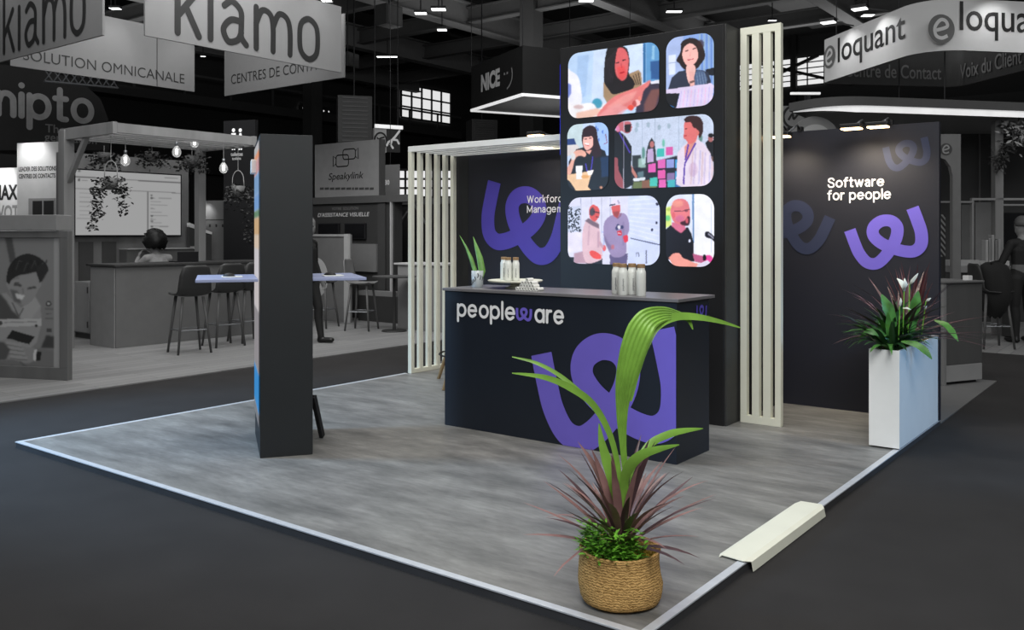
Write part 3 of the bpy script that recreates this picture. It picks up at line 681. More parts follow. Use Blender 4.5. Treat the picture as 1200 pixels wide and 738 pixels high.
# ================================================================ RECEPTION COUNTER
t = thing('reception_counter', 'dark navy reception counter lettered peopleware with a huge purple logo', 'counter', (-3.67, 5.48, 0))
CXL, CXR, CYF, CYB, CZ = -4.68, -2.668, 5.25, 5.74, 1.055
Fc = Frame((CXL, CYF), (1, 0)); Fcs = Frame((CXR, CYF), (0, 1))
MB().box(CXL, CXR, CYF, CYB, 0, CZ).build('body', M_counter, t, bevel=.002)
MB().box(CXL - .012, CXR + .02, CYF - .015, CYB + .05, CZ, CZ + .022).build('worktop', M_counter_top, t, bevel=.003)
logo_part(Fc, (634.5, 414.5), (776, 385.5), M_purple, t, clip=[((0, 0, .002), (0, 0, 1)), ((CXR - .002, 0, 0), (-1, 0, 0))])
mb = MB(); a = Fc.uv(537, 369.3); e = Fc.uv(603, 370); xh = Fc.uv(537, 356.7)[1] - a[1]
strokes(mb, Fc, 'people', a[0], a[1], xh, xh * .13, .003, e[0], gap=.42); mb.build('lettering', M_lett, t); mb = MB()
a = Fc.uv(628, 376.4); e = Fc.uv(660, 376); strokes(mb, Fc, 'dre', a[0], a[1], xh, xh * .13, .003, e[0], gap=.42)
mb.build('lettering', M_lett, t)
lab(logo_part(Fc, (606.2, 360.7), (622.6, 362), M_purple, t, name='logo_letter', hw=24), 'small purple logo as the letter w')
lab(logo_part(Fcs, (816.5, 357.8), (826.8, 357.8), M_purple_d, t, hw=20), 'small purple logo on the side')
ZT = CZ + .022
def bottle(name, label, group):
    t = thing(name, label, 'bottle', (0, 0, 0), 0, group)
    MB().lathe([(.0, 0), (.031, 0), (.034, .004), (.034, .15), (.033, .163), (.028, .176), (.026, .182), (.026, .192)], n=24).build('flask', mat('white_bottle', (226, 228, 222), .3, var=.02), t, smooth=True)
    MB().lathe([(.0, .192), (.0275, .192), (.028, .195), (.028, .214), (.026, .218), (0, .218)], n=24).build('cap', M_cork, t)
    fr = Frame((-.0, -.0345), (1, 0)); mb = MB()
    vs, fs = text2d('peopleware', .0)
    a = np.array(vs); s = .085 / (a[:, 0].max())
    mb.flat(fr, [(-y * s + .006, .03 + x * s) for x, y in vs], fs, .0005); lab(mb.build('lettering', mat('dark_print', (60, 62, 74), .6), t), 'vertical dark lettering')
    return t
b0 = bottle('drinks_bottle', 'white bottle with wooden cap at the front of the group of four on the counter', 'four bottles near the right end of the counter')
b0.location = (atY(730, 5.365)[0], 5.365, ZT); b0.rotation_euler = (0, 0, .55)
for (x, y, r, l) in ((atY(722.5, 5.46)[0], 5.46, .3, 'white bottle half hidden at the left of the group of four on the counter'), (atY(740.8, 5.44)[0], 5.44, .7, 'third bottle from the left in the counter group of four'), (atY(751.2, 5.365)[0], 5.365, 1.9, 'rightmost white bottle of the counter group of four')):
    dup(b0, (x, y, ZT), r, l)
# cake stand style tray with three bottles
TX, TY = -4.2, 5.535
t = thing('serving_tray', 'round white serving tray on a low foot at the left end of the counter', 'tray', (TX, TY, ZT))
MB().lathe([(0, .045), (.1, .045), (.21, .052), (.216, .064), (.21, .066), (.19, .058), (0, .056)], (TX, TY, ZT), 40).build('plate', M_offwhite, t, smooth=True)
MB().lathe([(0, 0), (.075, 0), (.08, .006), (.04, .02), (.035, .045), (0, .045)], (TX, TY, ZT), 32).build('foot', M_offwhite, t, smooth=True)
for (px, dy, l) in ((590.5, .05, 'left white bottle on the round tray'), (595.5, -.03, 'middle white bottle on the round tray, in front of its neighbours'), (604.5, .02, 'right white bottle on the round tray')):
    x, y, _ = atY(px, TY + dy); c = dup(b0, (x, y, ZT + .0575), .6, l, 'three bottles on the round tray'); c.scale = (.84, .84, .84)
# pyramid of rolled white cards
gx, gy = atY(617, 5.335)[:2]; r = .0131
proto = None
for row, cnt in enumerate((8, 5, 4, 1)):
    for k in range(cnt):
        x = gx + (k - (cnt - 1) / 2) * 2 * r; z = ZT + r + row * r * 1.732
        if proto is None:
            mb = MB(); n = 14
            for rr2, y0, y1 in ((r, 0, .075), (r * .62, .075, 0)):
                mb.tube([(x, gy + y0, z), (x, gy + y1, z)], rr2, n, cap=False)
            for y in (0, .075):
                k0 = len(mb.v); mb.v += [(x + q * cos(2 * pi * j / n), gy + y, z + q * sin(2 * pi * j / n)) for q in (r, r * .62) for j in range(n)]
                mb.f += [(k0 + j, k0 + (j + 1) % n, k0 + n + (j + 1) % n, k0 + n + j) for j in range(n)]
            px0, pz0 = x, z; proto = thing('paper_roll', 'white rolled card in the pyramid stack on the counter', 'paper roll', (x, gy, z - r), 0, 'pyramid of rolled white cards')
            mb.build('roll', mat('white_card', (232, 232, 226), .6, var=.02), proto); MB().tube([(x, gy + .012, z), (x, gy + .06, z)], r * .6, n).build('hole_shade', M_black, proto)  # black plug stands in for the shade inside the hollow roll
        else: dup(proto, proto.location + Vector((x - px0, 0, z - pz0)))
# printed glass with two big leaves
gx, gy = atY(559.5, 5.47)[:2]
t = thing('leaf_glass', 'glass with black marks holding two tall pointed green leaves', 'vase', (gx, gy, ZT))
MB().lathe([(0, 0), (.043, 0), (.046, .004), (.049, .132), (.046, .132), (.043, .012), (0, .012)], (gx, gy, ZT), 28).build('glass', mat('printed_glass', (205, 212, 214), .12, var=.02, trans=.35), t, smooth=True)
mb = MB()
for k in range(16):
    a = 2 * pi * k / 16 + RND.uniform(-.1, .1); z = .03 + .075 * RND.random(); q = .0475 + .003 * (z / .132)
    fr = Frame((gx + q * cos(a), gy + q * sin(a)), (-sin(a), cos(a))); 
    vs, fs = ribbon([(-.004, -.018), (.004, .0), (-.002, .02)], .0035); mb.flat(fr, [(u, v + ZT + z) for u, v in vs], fs, .001)
mb.build('marks', M_black, t)
mb = MB(); Y = gy
def pp(px, py, y): q = atY(px, y); return (q[0], q[1], zz(py, q[2]))
M_leaf = mat('bright_leaf', (96, 138, 62), .45, var=.2, scale=14)
mb.leaf([pp(558, 331, Y), pp(557, 318, Y + .01), pp(552, 303, Y + .02), pp(546, 289, Y + .03), pp(538.5, 275.5, Y + .04)], [.02, .035, .032, .018, .002], FWD + (0,), .12)
mb.build('leaf', M_leaf, t, solid=.0012, smooth=True)
mb = MB(); mb.leaf([pp(563, 331, Y), pp(565, 318, Y + .02), pp(562.5, 303, Y + .03), pp(558.5, 290, Y + .04), pp(554.5, 277, Y + .06)], [.02, .055, .05, .03, .002], FWD + (0,), -.12)
mb.build('leaf', M_leaf, t, solid=.0012, smooth=True)
# wooden stool behind the counter
t = thing('wooden_stool', 'stool with pale wooden legs mostly hidden behind the reception counter', 'stool', (-5.72, 6.89, 0), math.radians(-44))
sx, sy = -5.72, 6.89; ang = math.radians(-44)
for k in range(4):
    a = ang + pi / 4 + k * pi / 2; MB().tube([(sx + .5 * cos(a), sy + .5 * sin(a), 0), (sx + .18 * cos(a), sy + .18 * sin(a), .78)], [.018, .022], 10).build('leg', M_wood, t, smooth=True)
MB().tube([(sx + .37 * cos(a), sy + .37 * sin(a), .3) for a in np.linspace(0, 2 * pi, 25)], .008, 8, cap=False).build('foot_ring', M_black, t, smooth=True)
MB().lathe([(0, .77), (.2, .77), (.215, .785), (.215, .8), (.2, .812), (0, .815)], (sx, sy, 0), 32).build('seat', M_black, t, smooth=True)

# ================================================================ TOTEM WITH TWO SHELVES
Ft = frame_px(304, 5.96, 366.6, 6.07); TW = Ft.L; TD = .8
o3 = Ft.p(TW / 2, 0, -TD / 2)
t = thing('screen_totem', 'freestanding dark column with a bright screen on its left side and two shelves', 'totem', o3, math.atan2(Ft.U[1], Ft.U[0]))
MB().fbox(Ft, 0.004, TW, 0, 2.17, -TD, 0).build('body', mat('totem_black', (28, 31, 33), .55, var=.06), t, bevel=.003)
bl = Ft.p(0, 0, -TD); Fl = Frame(bl, Ft.N)
p = Pic([(0, 0), (1, 0), (1, 1), (0, 1)], 8, 220, (205, 205, 205))
for a, b, c in ((0, .03, (190, 188, 188)), (.03, .06, (236, 150, 96)), (.06, .11, (205, 150, 150)), (.11, .18, (120, 160, 205)), (.18, .24, (110, 156, 214)), (.24, .27, (90, 130, 80)), (.27, .33, (214, 170, 110)), (.33, .38, (226, 200, 170)), (.38, .6, (214, 206, 206)),
                (.6, .82, (150, 142, 142)), (.82, .96, (30, 140, 214)), (.96, 1, (120, 120, 124))):
    p.poly([(-.1, a), (1.1, a), (1.1, b), (-.1, b)], c, 1, 2)
p.mesh(Fl, .02, TD - .02, .2, 2.13, .003).build('screen', mat_paint('side_screen', .75), t)
MB().fbox(Fl, TD * .35, TD * .5, 1.93, 2.03, .003, .04).build('camera', M_white, t, bevel=.006)
MB().fbox(Ft, -.405, -.006, 1.178, 1.198, -.76, -.03).build('shelf', M_shelf, t, bevel=.003)
MB().fbox(Ft, TW, TW + .37, 1.178, 1.198, -.76, -.03).build('shelf', M_shelf, t, bevel=.003)
bx, by = atD(377.5, 6.56); ax, ay = atD(367.5, 6.42)
MB().bar((bx, by, .01), (ax, ay, .33), .03, .045).build('kick_stand', M_black, t, bevel=.004)
def shelf_item(u, w, l1, l2):
    q = Ft.p(u, 1.1988, w); tg = tag(MB().fbox(Ft, u - .07, u + .07, 1.1988, 1.205, w - .09, w + .09).build('tablet', M_white, bevel=.003), l1, 'tablet')
    m = MB().ball(Ft.p(u - .02 , 1.2062, w + .01), .05, 20, (1.0, .75, .42)); m.v = [(x, y, max(z, 1.2052)) for x, y, z in m.v]
    tag(m.build('computer_mouse', M_black, smooth=True), l2, 'mouse')
shelf_item(-.17, -.34, 'flat white tablet lying on the left shelf of the dark column', 'dark mouse on the left shelf of the dark column')
shelf_item(TW + .17, -.3, 'flat white tablet lying on the right shelf of the dark column', 'dark mouse on the right shelf of the dark column')
# ================================================================ PLANTS
M_maroon = mat('maroon_leaf', (138, 104, 100), .4, var=.3, scale=10)
M_maroon_d = mat('dark_maroon_leaf', (84, 62, 66), .4, var=.3, scale=10)
M_palm = mat('palm_leaf', (122, 166, 66), .4, var=.22, scale=9)
M_green = mat('fresh_green_leaf', (110, 172, 54), .45, var=.4, scale=30)
M_dkgreen = mat('dark_green_leaf', (40, 74, 38), .38, var=.35, scale=12)
M_lilyg = mat('lily_leaf_green', (72, 122, 52), .4, var=.35, scale=14)
M_moss = mat('moss', (150, 128, 40), .9, var=.45, scale=40, bump=.8, bscale=60)
M_soil = mat('soil', (58, 48, 38), .95, var=.3, scale=30)
def jute_mat():
    m = bpy.data.materials.new('woven_jute'); m.use_nodes = True; nt = m.node_tree; n = nt.nodes; b = n['Principled BSDF']
    tc = n.new('ShaderNodeTexCoord'); mp = n.new('ShaderNodeMapping'); mp.inputs['Scale'].default_value = (1, 1, 1)
    w = n.new('ShaderNodeTexWave'); w.bands_direction = 'Z'; w.inputs['Scale'].default_value = 30; w.inputs['Distortion'].default_value = 7.0; w.inputs['Detail'].default_value = 3; w.inputs['Detail Scale'].default_value = 2.5
    nz = n.new('ShaderNodeTexNoise'); nz.inputs['Scale'].default_value = 70; nz.inputs['Detail'].default_value = 4
    n3 = n.new('ShaderNodeTexNoise'); n3.inputs['Scale'].default_value = 6
    rp = n.new('ShaderNodeValToRGB'); e = rp.color_ramp.elements
    e[0].position = .2; e[0].color = L3((132, 96, 50)) + (1,); e[1].position = .8; e[1].color = L3((226, 182, 116)) + (1,)
    ad = n.new('ShaderNodeMath'); ad.operation = 'MULTIPLY_ADD'; ad.inputs[1].default_value = .45
    md = n.new('ShaderNodeMath'); md.operation = 'MULTIPLY'; md.inputs[1].default_value = .75
    nt.links.new(tc.outputs['Object'], mp.inputs['Vector'])
    for q in (w, nz, n3): nt.links.new(mp.outputs['Vector'], q.inputs['Vector'])
    nt.links.new(nz.outputs['Fac'], md.inputs[0]); nt.links.new(w.outputs['Fac'], ad.inputs[0]); nt.links.new(md.outputs[0], ad.inputs[2])
    nt.links.new(ad.outputs[0], rp.inputs['Fac']); nt.links.new(rp.outputs['Color'], b.inputs['Base Color'])
    bp = n.new('ShaderNodeBump'); bp.inputs['Strength'].default_value = .7; bp.inputs['Distance'].default_value = .006
    nt.links.new(ad.outputs[0], bp.inputs['Height']); nt.links.new(bp.outputs['Normal'], b.inputs['Normal'])
    b.inputs['Roughness'].default_value = .9; b.inputs['Specular IOR Level'].default_value = .15
    return m
def strap(mb, base, az, el, L, w, droop, n=7, cup=.15, tip=.03):
    """a sword-shaped leaf leaving its base at azimuth/elevation and bending down with its weight"""
    p = Vector(base); pts = []; ws = []; e = el
    for i in range(n):
        q = i / (n - 1); pts.append(p.copy()); ws.append(w * (.55 + .9 * q if q < .45 else .955 * (1 - ((q - .45) / .55) ** 1.7)) + w * tip)
        p = p + Vector((cos(az) * cos(e), sin(az) * cos(e), sin(e))) * (L / (n - 1)); e -= droop / (n - 1)
    mb.leaf(pts, ws, (0, 0, 1) if el < 1.3 else (-FWD[0], -FWD[1], .2), cup)
# ---- palm and cordyline in the jute basket at the front corner
BX, BY = -1.865, 3.165
t = thing('potted_palm', 'tall green and maroon plant in a woven jute basket at the front stage corner', 'potted plant', (BX, BY, .004))
def wob(a, z):
    k = min(1, z / .2); return 1 + .03 * sin(2 * a + 1.2) * (1 - k) + .022 * sin(3 * a + z * 22) + .035 * math.exp(-((z - .085) / .035) ** 2) * (.5 - .5 * cos(a - 4.0)) - .03 * math.exp(-((z - .05) / .014) ** 2) * max(0, cos(a - 5.2))
prof = [(0, .002), (.135, .002), (.152, .01), (.161, .03), (.165, .055), (.167, .085), (.165, .12), (.163, .16), (.162, .19), (.164, .203), (.166, .213), (.163, .219), (.156, .217), (.152, .2), (.15, .17), (.14, .165), (0, .165)]
MB().lathe(prof, (BX, BY, .004), 72, wob).build('basket', jute_mat(), t, smooth=True)
mb = MB().lathe([(.145, .17), (.13, .185), (.08, .2), (0, .205)], (BX, BY, 0), 40, lambda a, z: 1 + .04 * sin(7 * a)); mb.build('moss', M_moss, t, smooth=True)
mb = MB()
for k in range(420):       # moss tufts on the right
    a = RND.uniform(-1.0, 1.5); r = .15 * math.sqrt(RND.random()); x, y = BX + r * cos(a), BY + r * sin(a)
    strap(mb, (x, y, .19), RND.uniform(0, 6.28), RND.uniform(.7, 1.5), RND.uniform(.012, .03), .004, .8, 3)
lab(mb.build('moss', M_moss, t), 'mustard moss tufts'); 
mb = MB()
for k in range(300):       # small leafy sprigs hanging over the front
    a = math.radians(RND.uniform(192, 338)); r = .162 * math.sqrt(RND.uniform(.15, 1)); x, y = BX + r * cos(a), BY + r * sin(a)
    h = RND.uniform(.045, .135); b = Vector((x, y, .19)); sz = RND.uniform(.02, .036)
    for j in range(3):
        az = RND.uniform(0, 6.28); q = b + Vector((RND.uniform(-.012, .012), RND.uniform(-.012, .012), h * (j + 1) / 3))
        d = Vector((cos(az), sin(az), RND.uniform(-.2, .6))) * sz
        mb.leaf([q, q + d * .5, q + d], [.002, sz * .5, .001], (0, 0, 1), .15)
mb.build('small_foliage', M_green, t, smooth=True)
CB = Vector((BX - .005, BY + .02, .2))
for k in range(64):        # maroon sword leaves
    az = k * 2.399 + RND.uniform(-.25, .25); q = k / 64
    el = 1.44 - 1.02 * q + RND.uniform(-.1, .1); Ln = RND.uniform(.33, .46) * (1 - .05 * q)
    mb = MB(); r = .022 * RND.random(); strap(mb, CB + Vector((r * cos(az), r * sin(az), .05 * (1 - q))), az, el, Ln, RND.uniform(.024, .04), RND.uniform(.2, .75), 8)
    mb.build('maroon_leaf', M_maroon if k % 3 else M_maroon_d, t, smooth=True)
mb = MB(); vd = Vector((FWD[0], FWD[1], 0)); 
def q3(px, py, dd=0.0):
    d = 3.66 + dd; x, y = atD(px, d); return (x, y, zz(py, d))
mb.leaf([q3(686, 640, -.05), q3(672, 652, -.08), q3(660, 662, -.12), q3(649, 675, -.17)], [.012, .014, .011, .002], (0, 0, 1), .1); mb.build('maroon_leaf', M_maroon, t)
mb = MB(); mb.leaf([q3(690, 612, -.05), q3(676, 604, -.08), q3(660, 603, -.12), q3(640, 606, -.16)], [.012, .014, .011, .002], (0, 0, 1), .1); mb.build('maroon_leaf', M_maroon, t)
ND = (-FWD[0], -FWD[1], .25)
def palm(P, W, cup=.0, pleat=.0, nc=8):
    Q = [q3(*p) for p in P]; Q2 = spline(Q, 5); m = len(Q2); W2 = np.interp(np.linspace(0, len(W) - 1, m), range(len(W)), W)
    mb = MB(); mb.leaf(Q2, [w * 3.66 / FL for w in W2], ND, cup, pleat, nc); mb.build('palm_leaf', M_palm, t, smooth=not pleat)
palm([(735, 622, 0), (734, 570, 0), (730, 520, -.01), (729, 480, -.02), (733, 445, -.04), (741, 412, -.06), (750, 388, -.05), (760, 374, -.01), (776, 368, .06), (792, 369, .11), (806, 374, .14), (812, 386, .15)],
     [4, 5.5, 8, 14, 23, 29, 31, 27, 19, 12, 6, 1], .02, .045, 12)
palm([(739, 470, .0), (747, 430, .01), (757, 400, .02), (770, 380, .05), (792, 371, .1), (818, 371.5, .14), (845, 377, .17), (868, 384, .2)], [3, 10, 13, 13, 10, 8, 5, 1], .04, .0, 2)
palm([(731, 600, 0), (724, 545, -.02), (713, 505, -.05), (694, 473, -.09), (668, 454, -.13), (638, 442, -.16), (600, 437, -.2)], [4, 6, 7, 8, 8, 6, 1], .08, 0, 2)
palm([(729, 575, .03), (721, 530, .04), (706, 492, .05), (684, 464, .06), (656, 440, .07), (628, 425, .07), (600, 418, .08)], [3, 4, 5, 6, 5, 4, 1], .08, 0, 2)
palm([(733, 600, -.03), (731, 570, -.06), (737, 548, -.1), (752, 533, -.14), (772, 526, -.18), (796, 521, -.22)], [4, 9, 13, 11, 7, 1], -.08, 0, 2)
palm([(738, 575, .03), (745, 545, .05), (762, 520, .08), (786, 508, .11), (805, 504, .14), (824, 502, .17)], [3, 5, 9, 9, 6, 1], -.08, 0, 2)
palm([(728, 610, -.02), (720, 575, -.03), (711, 540, -.04), (705, 518, -.05), (702, 496, -.05)], [5, 10, 12, 8, 1], .1, 0, 2)
MB().tube([q3(735, 628), q3(735, 590), q3(733, 555)], [.013, .011, .008], 8).build('stem', M_palm, t, smooth=True)

# ---- trough planter at the right end
PX0, PX1, PY0, PY1, PH = -1.822, -1.618, 6.53, 7.70, .69
t = thing('trough_planter', 'tall white trough planter with peace lilies and dark sword leaves by the right wall', 'planter', ((PX0 + PX1) / 2, (PY0 + PY1) / 2, 0))
mb = MB(); mb.box(PX0, PX1, PY0, PY1, .012, PH); M_plw = mat('white_planter', (242, 244, 243), .35, var=.02)
mb.f = [f for i, f in enumerate(mb.f) if i != 1]
k = len(mb.v); mb.v += [(x, y, z) for z in (PH, PH - .08) for (x, y) in ((PX0 + .012, PY0 + .012), (PX1 - .012, PY0 + .012), (PX1 - .012, PY1 - .012), (PX0 + .012, PY1 - .012))]
top = [4, 5, 7, 6]
mb.f += [(top[i], top[(i + 1) % 4], k + (i + 1) % 4, k + i) for i in range(4)] + [(k + i, k + (i + 1) % 4, k + 4 + (i + 1) % 4, k + 4 + i) for i in range(4)]
mb.build('trough', M_plw, t)
MB().box(PX0 + .01, PX1 - .01, PY0 + .01, PY1 - .01, .0045, .012).build('plinth', M_black, t)
mb = MB(); mb.box(PX0 + .013, PX1 - .013, PY0 + .013, PY1 - .013, PH - .07, PH - .025)
mb.build('soil', M_soil, t)
mb = MB()
for k in range(260): strap(mb, (RND.uniform(PX0 + .02, PX1 - .02), RND.uniform(PY0 + .02, PY1 - .02), PH - .03), RND.uniform(0, 6.28), RND.uniform(.3, 1.3), RND.uniform(.02, .05), .009, .8, 3)
mb.build('moss', mat('bark_moss', (104, 92, 52), .9, var=.4, scale=30), t)
for (cy, n, kk) in ((6.66, 52, 0), (6.8, 40, 1), (7.1, 20, 2)):   # broad lily leaves
    for k in range(n):
        az = RND.uniform(0, 6.28); el = RND.uniform(.6, 1.4); L = RND.uniform(.26, .44)
        mb = MB(); strap(mb, ((PX0 + PX1) / 2 + RND.uniform(-.04, .04), cy + RND.uniform(-.05, .05), PH - .03), az, el, L, RND.uniform(.034, .06), RND.uniform(.6, 1.7), 7, .1)
        mb.build('lily_leaf', M_dkgreen if k % 4 else M_lilyg, t, smooth=True)
def pl(px, py, Y): q = atY(px, Y); return (q[0], q[1], zz(py, q[2]))
for P, w in (([(1048, 400, 6.66), (1046, 378, 6.64), (1040, 360, 6.62), (1033, 345, 6.62)], [.01, .06, .085, .01]), ([(1040, 398, 6.6), (1041, 380, 6.58), (1040, 366, 6.56)], [.01, .05, .01]),
             ([(1068, 398, 6.9), (1070, 372, 6.9), (1073, 355, 6.9), (1076, 341, 6.92)], [.01, .075, .08, .01]), ([(1056, 400, 6.55), (1072, 403, 6.52), (1084, 411, 6.5), (1092, 421, 6.5)], [.01, .045, .05, .005]),
             ([(1095, 375, 7.0), (1107, 380, 6.95), (1115, 388, 6.9), (1123, 400, 6.88)], [.01, .05, .05, .004]), ([(1042, 398, 6.6), (1030, 390, 6.55), (1018, 389, 6.52), (1008, 395, 6.5)], [.01, .05, .05, .004])):
    mb = MB(); mb.leaf(spline([pl(*p) for p in P], 3), np.interp(np.linspace(0, len(w) - 1, (len(P) - 1) * 3 + 1), range(len(w)), w), ND, .08); mb.build('lily_leaf', M_lilyg, t, smooth=True)
for k in range(64):        # dark cordyline sword leaves
    az = k * 2.399; el = RND.uniform(.15, 1.1); mb = MB()
    strap(mb, ((PX0 + PX1) / 2 + RND.uniform(-.03, .03), 7.0 + RND.uniform(-.12, .12), PH + .02), az, el, RND.uniform(.42, .66), RND.uniform(.022, .036), RND.uniform(.2, .8), 8)
    mb.build('dark_leaf', mat('dusky_leaf', (80, 58, 60), .4, var=.3) if k % 5 else M_maroon_d, t, smooth=True)
for k in range(26):        # upright red brush
    mb = MB(); strap(mb, ((PX0 + PX1) / 2 + RND.uniform(-.04, .04), 7.2 + RND.uniform(-.12, .25), PH), RND.uniform(0, 6.28), RND.uniform(1.15, 1.5), RND.uniform(.4, .62), .02, .15, 6)
    mb.build('red_leaf', mat('red_leaf', (88, 46, 44), .45, var=.3), t, smooth=True)
M_lily = mat('white_lily', (226, 228, 214), .5, var=.04)
for P, w, st in (([(1059.5, 341, 6.66), (1058, 334, 6.66), (1055, 330, 6.66), (1051, 326, 6.66)], [.012, .045, .03, .004], (1058, 395)), ([(1058.5, 340, 6.65), (1060.5, 333, 6.64), (1060, 326, 6.64)], [.012, .035, .004], None),
                 ([(1066, 333, 6.8), (1069, 329, 6.8), (1073, 324, 6.8), (1076, 320, 6.8)], [.008, .026, .02, .003], (1064, 395)), ([(1054.5, 359, 6.62), (1055.5, 353, 6.62), (1055.5, 349, 6.62)], [.01, .018, .003], (1053, 398)),
                 ([(1085, 353, 6.95), (1088, 351, 6.95), (1091, 349, 6.95)], [.006, .02, .003], (1080, 392)), ([(1058, 361, 6.55), (1063, 361, 6.55), (1068, 363, 6.55)], [.006, .014, .003], None), ([(1083, 362, 6.9), (1084.5, 359, 6.9), (1086, 358, 6.9)], [.012, .02, .003], None)):
    mb = MB(); mb.leaf([pl(*p) for p in P], w, ND, .25); mb.build('flower', M_lily, t, solid=.001, smooth=True)
    if st:
        mb = MB(); mb.tube([pl(st[0], st[1], P[0][2]), pl(P[0][0], P[0][1], P[0][2])], .0035, 6); mb.build('flower_stem', M_green, t)
# ================================================================ NEIGHBOURING STANDS, LEFT
def grey(v, r=.6, **k): return mat('grey_%d_%d' % (v, int(r * 100)), (v, v, v), r, var=k.pop('var', .05), **k)
def wood_grey(v): return mat('grey_wood_%d' % v, (v, v, v), .55, var=.16, scale=5, stretch=(1, 1, .12))
M_mark = mat('black_print', (24, 24, 24), .6); M_gmark = mat('grey_print', (128, 128, 128), .6)
def plank_mat():
    m = bpy.data.materials.new('grey_plank_floor'); m.use_nodes = True; nt = m.node_tree; n = nt.nodes; b = n['Principled BSDF']
    tc = n.new('ShaderNodeTexCoord'); mp = n.new('ShaderNodeMapping'); mp.inputs['Rotation'].default_value = (0, 0, pi / 2)
    br = n.new('ShaderNodeTexBrick'); br.inputs['Scale'].default_value = 1; br.inputs['Brick Width'].default_value = 1.4; br.inputs['Row Height'].default_value = .16; br.inputs['Mortar Size'].default_value = .004
    br.inputs['Color1'].default_value = L3((118, 118, 118)) + (1,); br.inputs['Color2'].default_value = L3((134, 134, 134)) + (1,); br.inputs['Mortar'].default_value = L3((84, 84, 84)) + (1,)
    nt.links.new(tc.outputs['Object'], mp.inputs['Vector']); nt.links.new(mp.outputs['Vector'], br.inputs['Vector']); nt.links.new(br.outputs['Color'], b.inputs['Base Color'])
    b.inputs['Roughness'].default_value = .5; return m
M_plank = plank_mat()
struct(MB().box(-22, -8.62, -4, 10.3, HALL, HALL + .012).build('floor_wooden', M_plank))
struct(MB().box(-22, -9.2, 10.3, 16, HALL, HALL + .01).build('floor_grey', grey(104)))
# ---- four hanging banners in a square
M_ban = grey(106, .7, var=.02)
def banner(label, fr, u0, u1, z0, z1, seam=None):
    t = thing('hanging_banner', label, 'banner', fr.p((u0 + u1) / 2, z0, 0), 0, None)
    MB().fbox(fr, u0, u1, z0, z1, -.03, 0).build('panel', M_ban, t)
    for u in (u0 + .3, u1 - .3): MB().tube([fr.p(u, z1, -.015), fr.p(u, 11.97, -.015)], .006, 6).build('cable', M_black, t)
    if seam: MB().fbox(fr, seam - .006, seam + .006, z0, z1, 0, .003).build('seam', M_mark, t)
    return t
BZ0, BZ1 = 4.0, 5.02
f1 = Frame((-14.3, 5.78), (1, 0)); t = banner('hanging grey banner reading kiamo, cut by the left edge of the picture', f1, 0, atY(120, 5.78)[0] + 14.3, BZ0, BZ1)
mb = MB(); strokes(mb, f1, 'kiam0', atY(5, 5.78)[0] + 14.3, 4.12, .575, .04, .004, atY(99, 5.78)[0] + 14.3, gap=.35); mb.build('lettering', M_mark, t)
f2 = Frame((-10.5, 6.1), (0, 1)); t = banner('hanging grey banner reading kiamo, the large one seen in full width', f2, atX(170, -10.5)[1] - 6.1, atX(400, -10.5)[1] - 6.1, BZ0, BZ1)
mb = MB(); strokes(mb, f2, 'kiam0', atX(208, -10.5)[1] - 6.1, 4.12, .575, .045, .004, atX(372, -10.5)[1] - 6.1, gap=.35); mb.build('lettering', M_mark, t)
f3 = Frame((-13.97, 5.9), (0, 1)); t = banner('hanging white banner reading solution omnicanale', f3, atX(12, -13.97)[1] - 5.9, atX(228, -13.97)[1] - 5.9, BZ0, BZ1, atX(184, -13.97)[1] - 5.9)
mb = MB(); a = atX(27, -13.97)[1] - 5.9; b = atX(216, -13.97)[1] - 5.9; text(mb, f3, 'SOLUTION OMNICANALE', a, 4.115, b - a, .165, w=.005, bold=-.004); mb.build('lettering', M_mark, t)
f4 = Frame((-13.95, 9.68), (1, 0)); t = banner('hanging white banner reading centres de contacts', f4, atY(263, 9.68)[0] + 13.95, atY(403, 9.68)[0] + 13.95, BZ0, BZ1)
mb = MB(); a = atY(271, 9.68)[0] + 13.95; b = atY(392, 9.68)[0] + 13.95; text(mb, f4, 'CENTRES DE CONTACTS', a, 4.19, b - a, .17, w=.005, bold=-.004); mb.build('lettering', M_mark, t)
def glow(x, y, z, tx, ty, tz, e, sz=70, r=.1):
    l = bpy.data.lights.new('banner_spot', 'SPOT'); l.energy = e; l.spot_size = math.radians(sz); l.spot_blend = .8; l.shadow_soft_size = r
    o = bpy.data.objects.new('banner_spot', l); C.objects.link(o); o.location = (x, y, z); o.rotation_euler = (Vector((tx, ty, tz)) - Vector((x, y, z))).to_track_quat('-Z', 'Y').to_euler()
glow(-10.1, 8.9, 5.4, -10.5, 8.9, 4.2, 14); glow(-10.1, 7.4, 5.5, -10.5, 7.5, 4.3, 8); glow(-13.4, 7.7, 5.3, -13.97, 7.5, 4.2, 22); glow(-13.5, 8.9, 5.2, -13.97, 8.8, 4.2, 12); glow(-12.2, 11.97, 5.4, -12.3, 9.68, 4.1, 14); glow(-13.7, 5.3, 5.5, -13.6, 5.78, 4.4, 10)

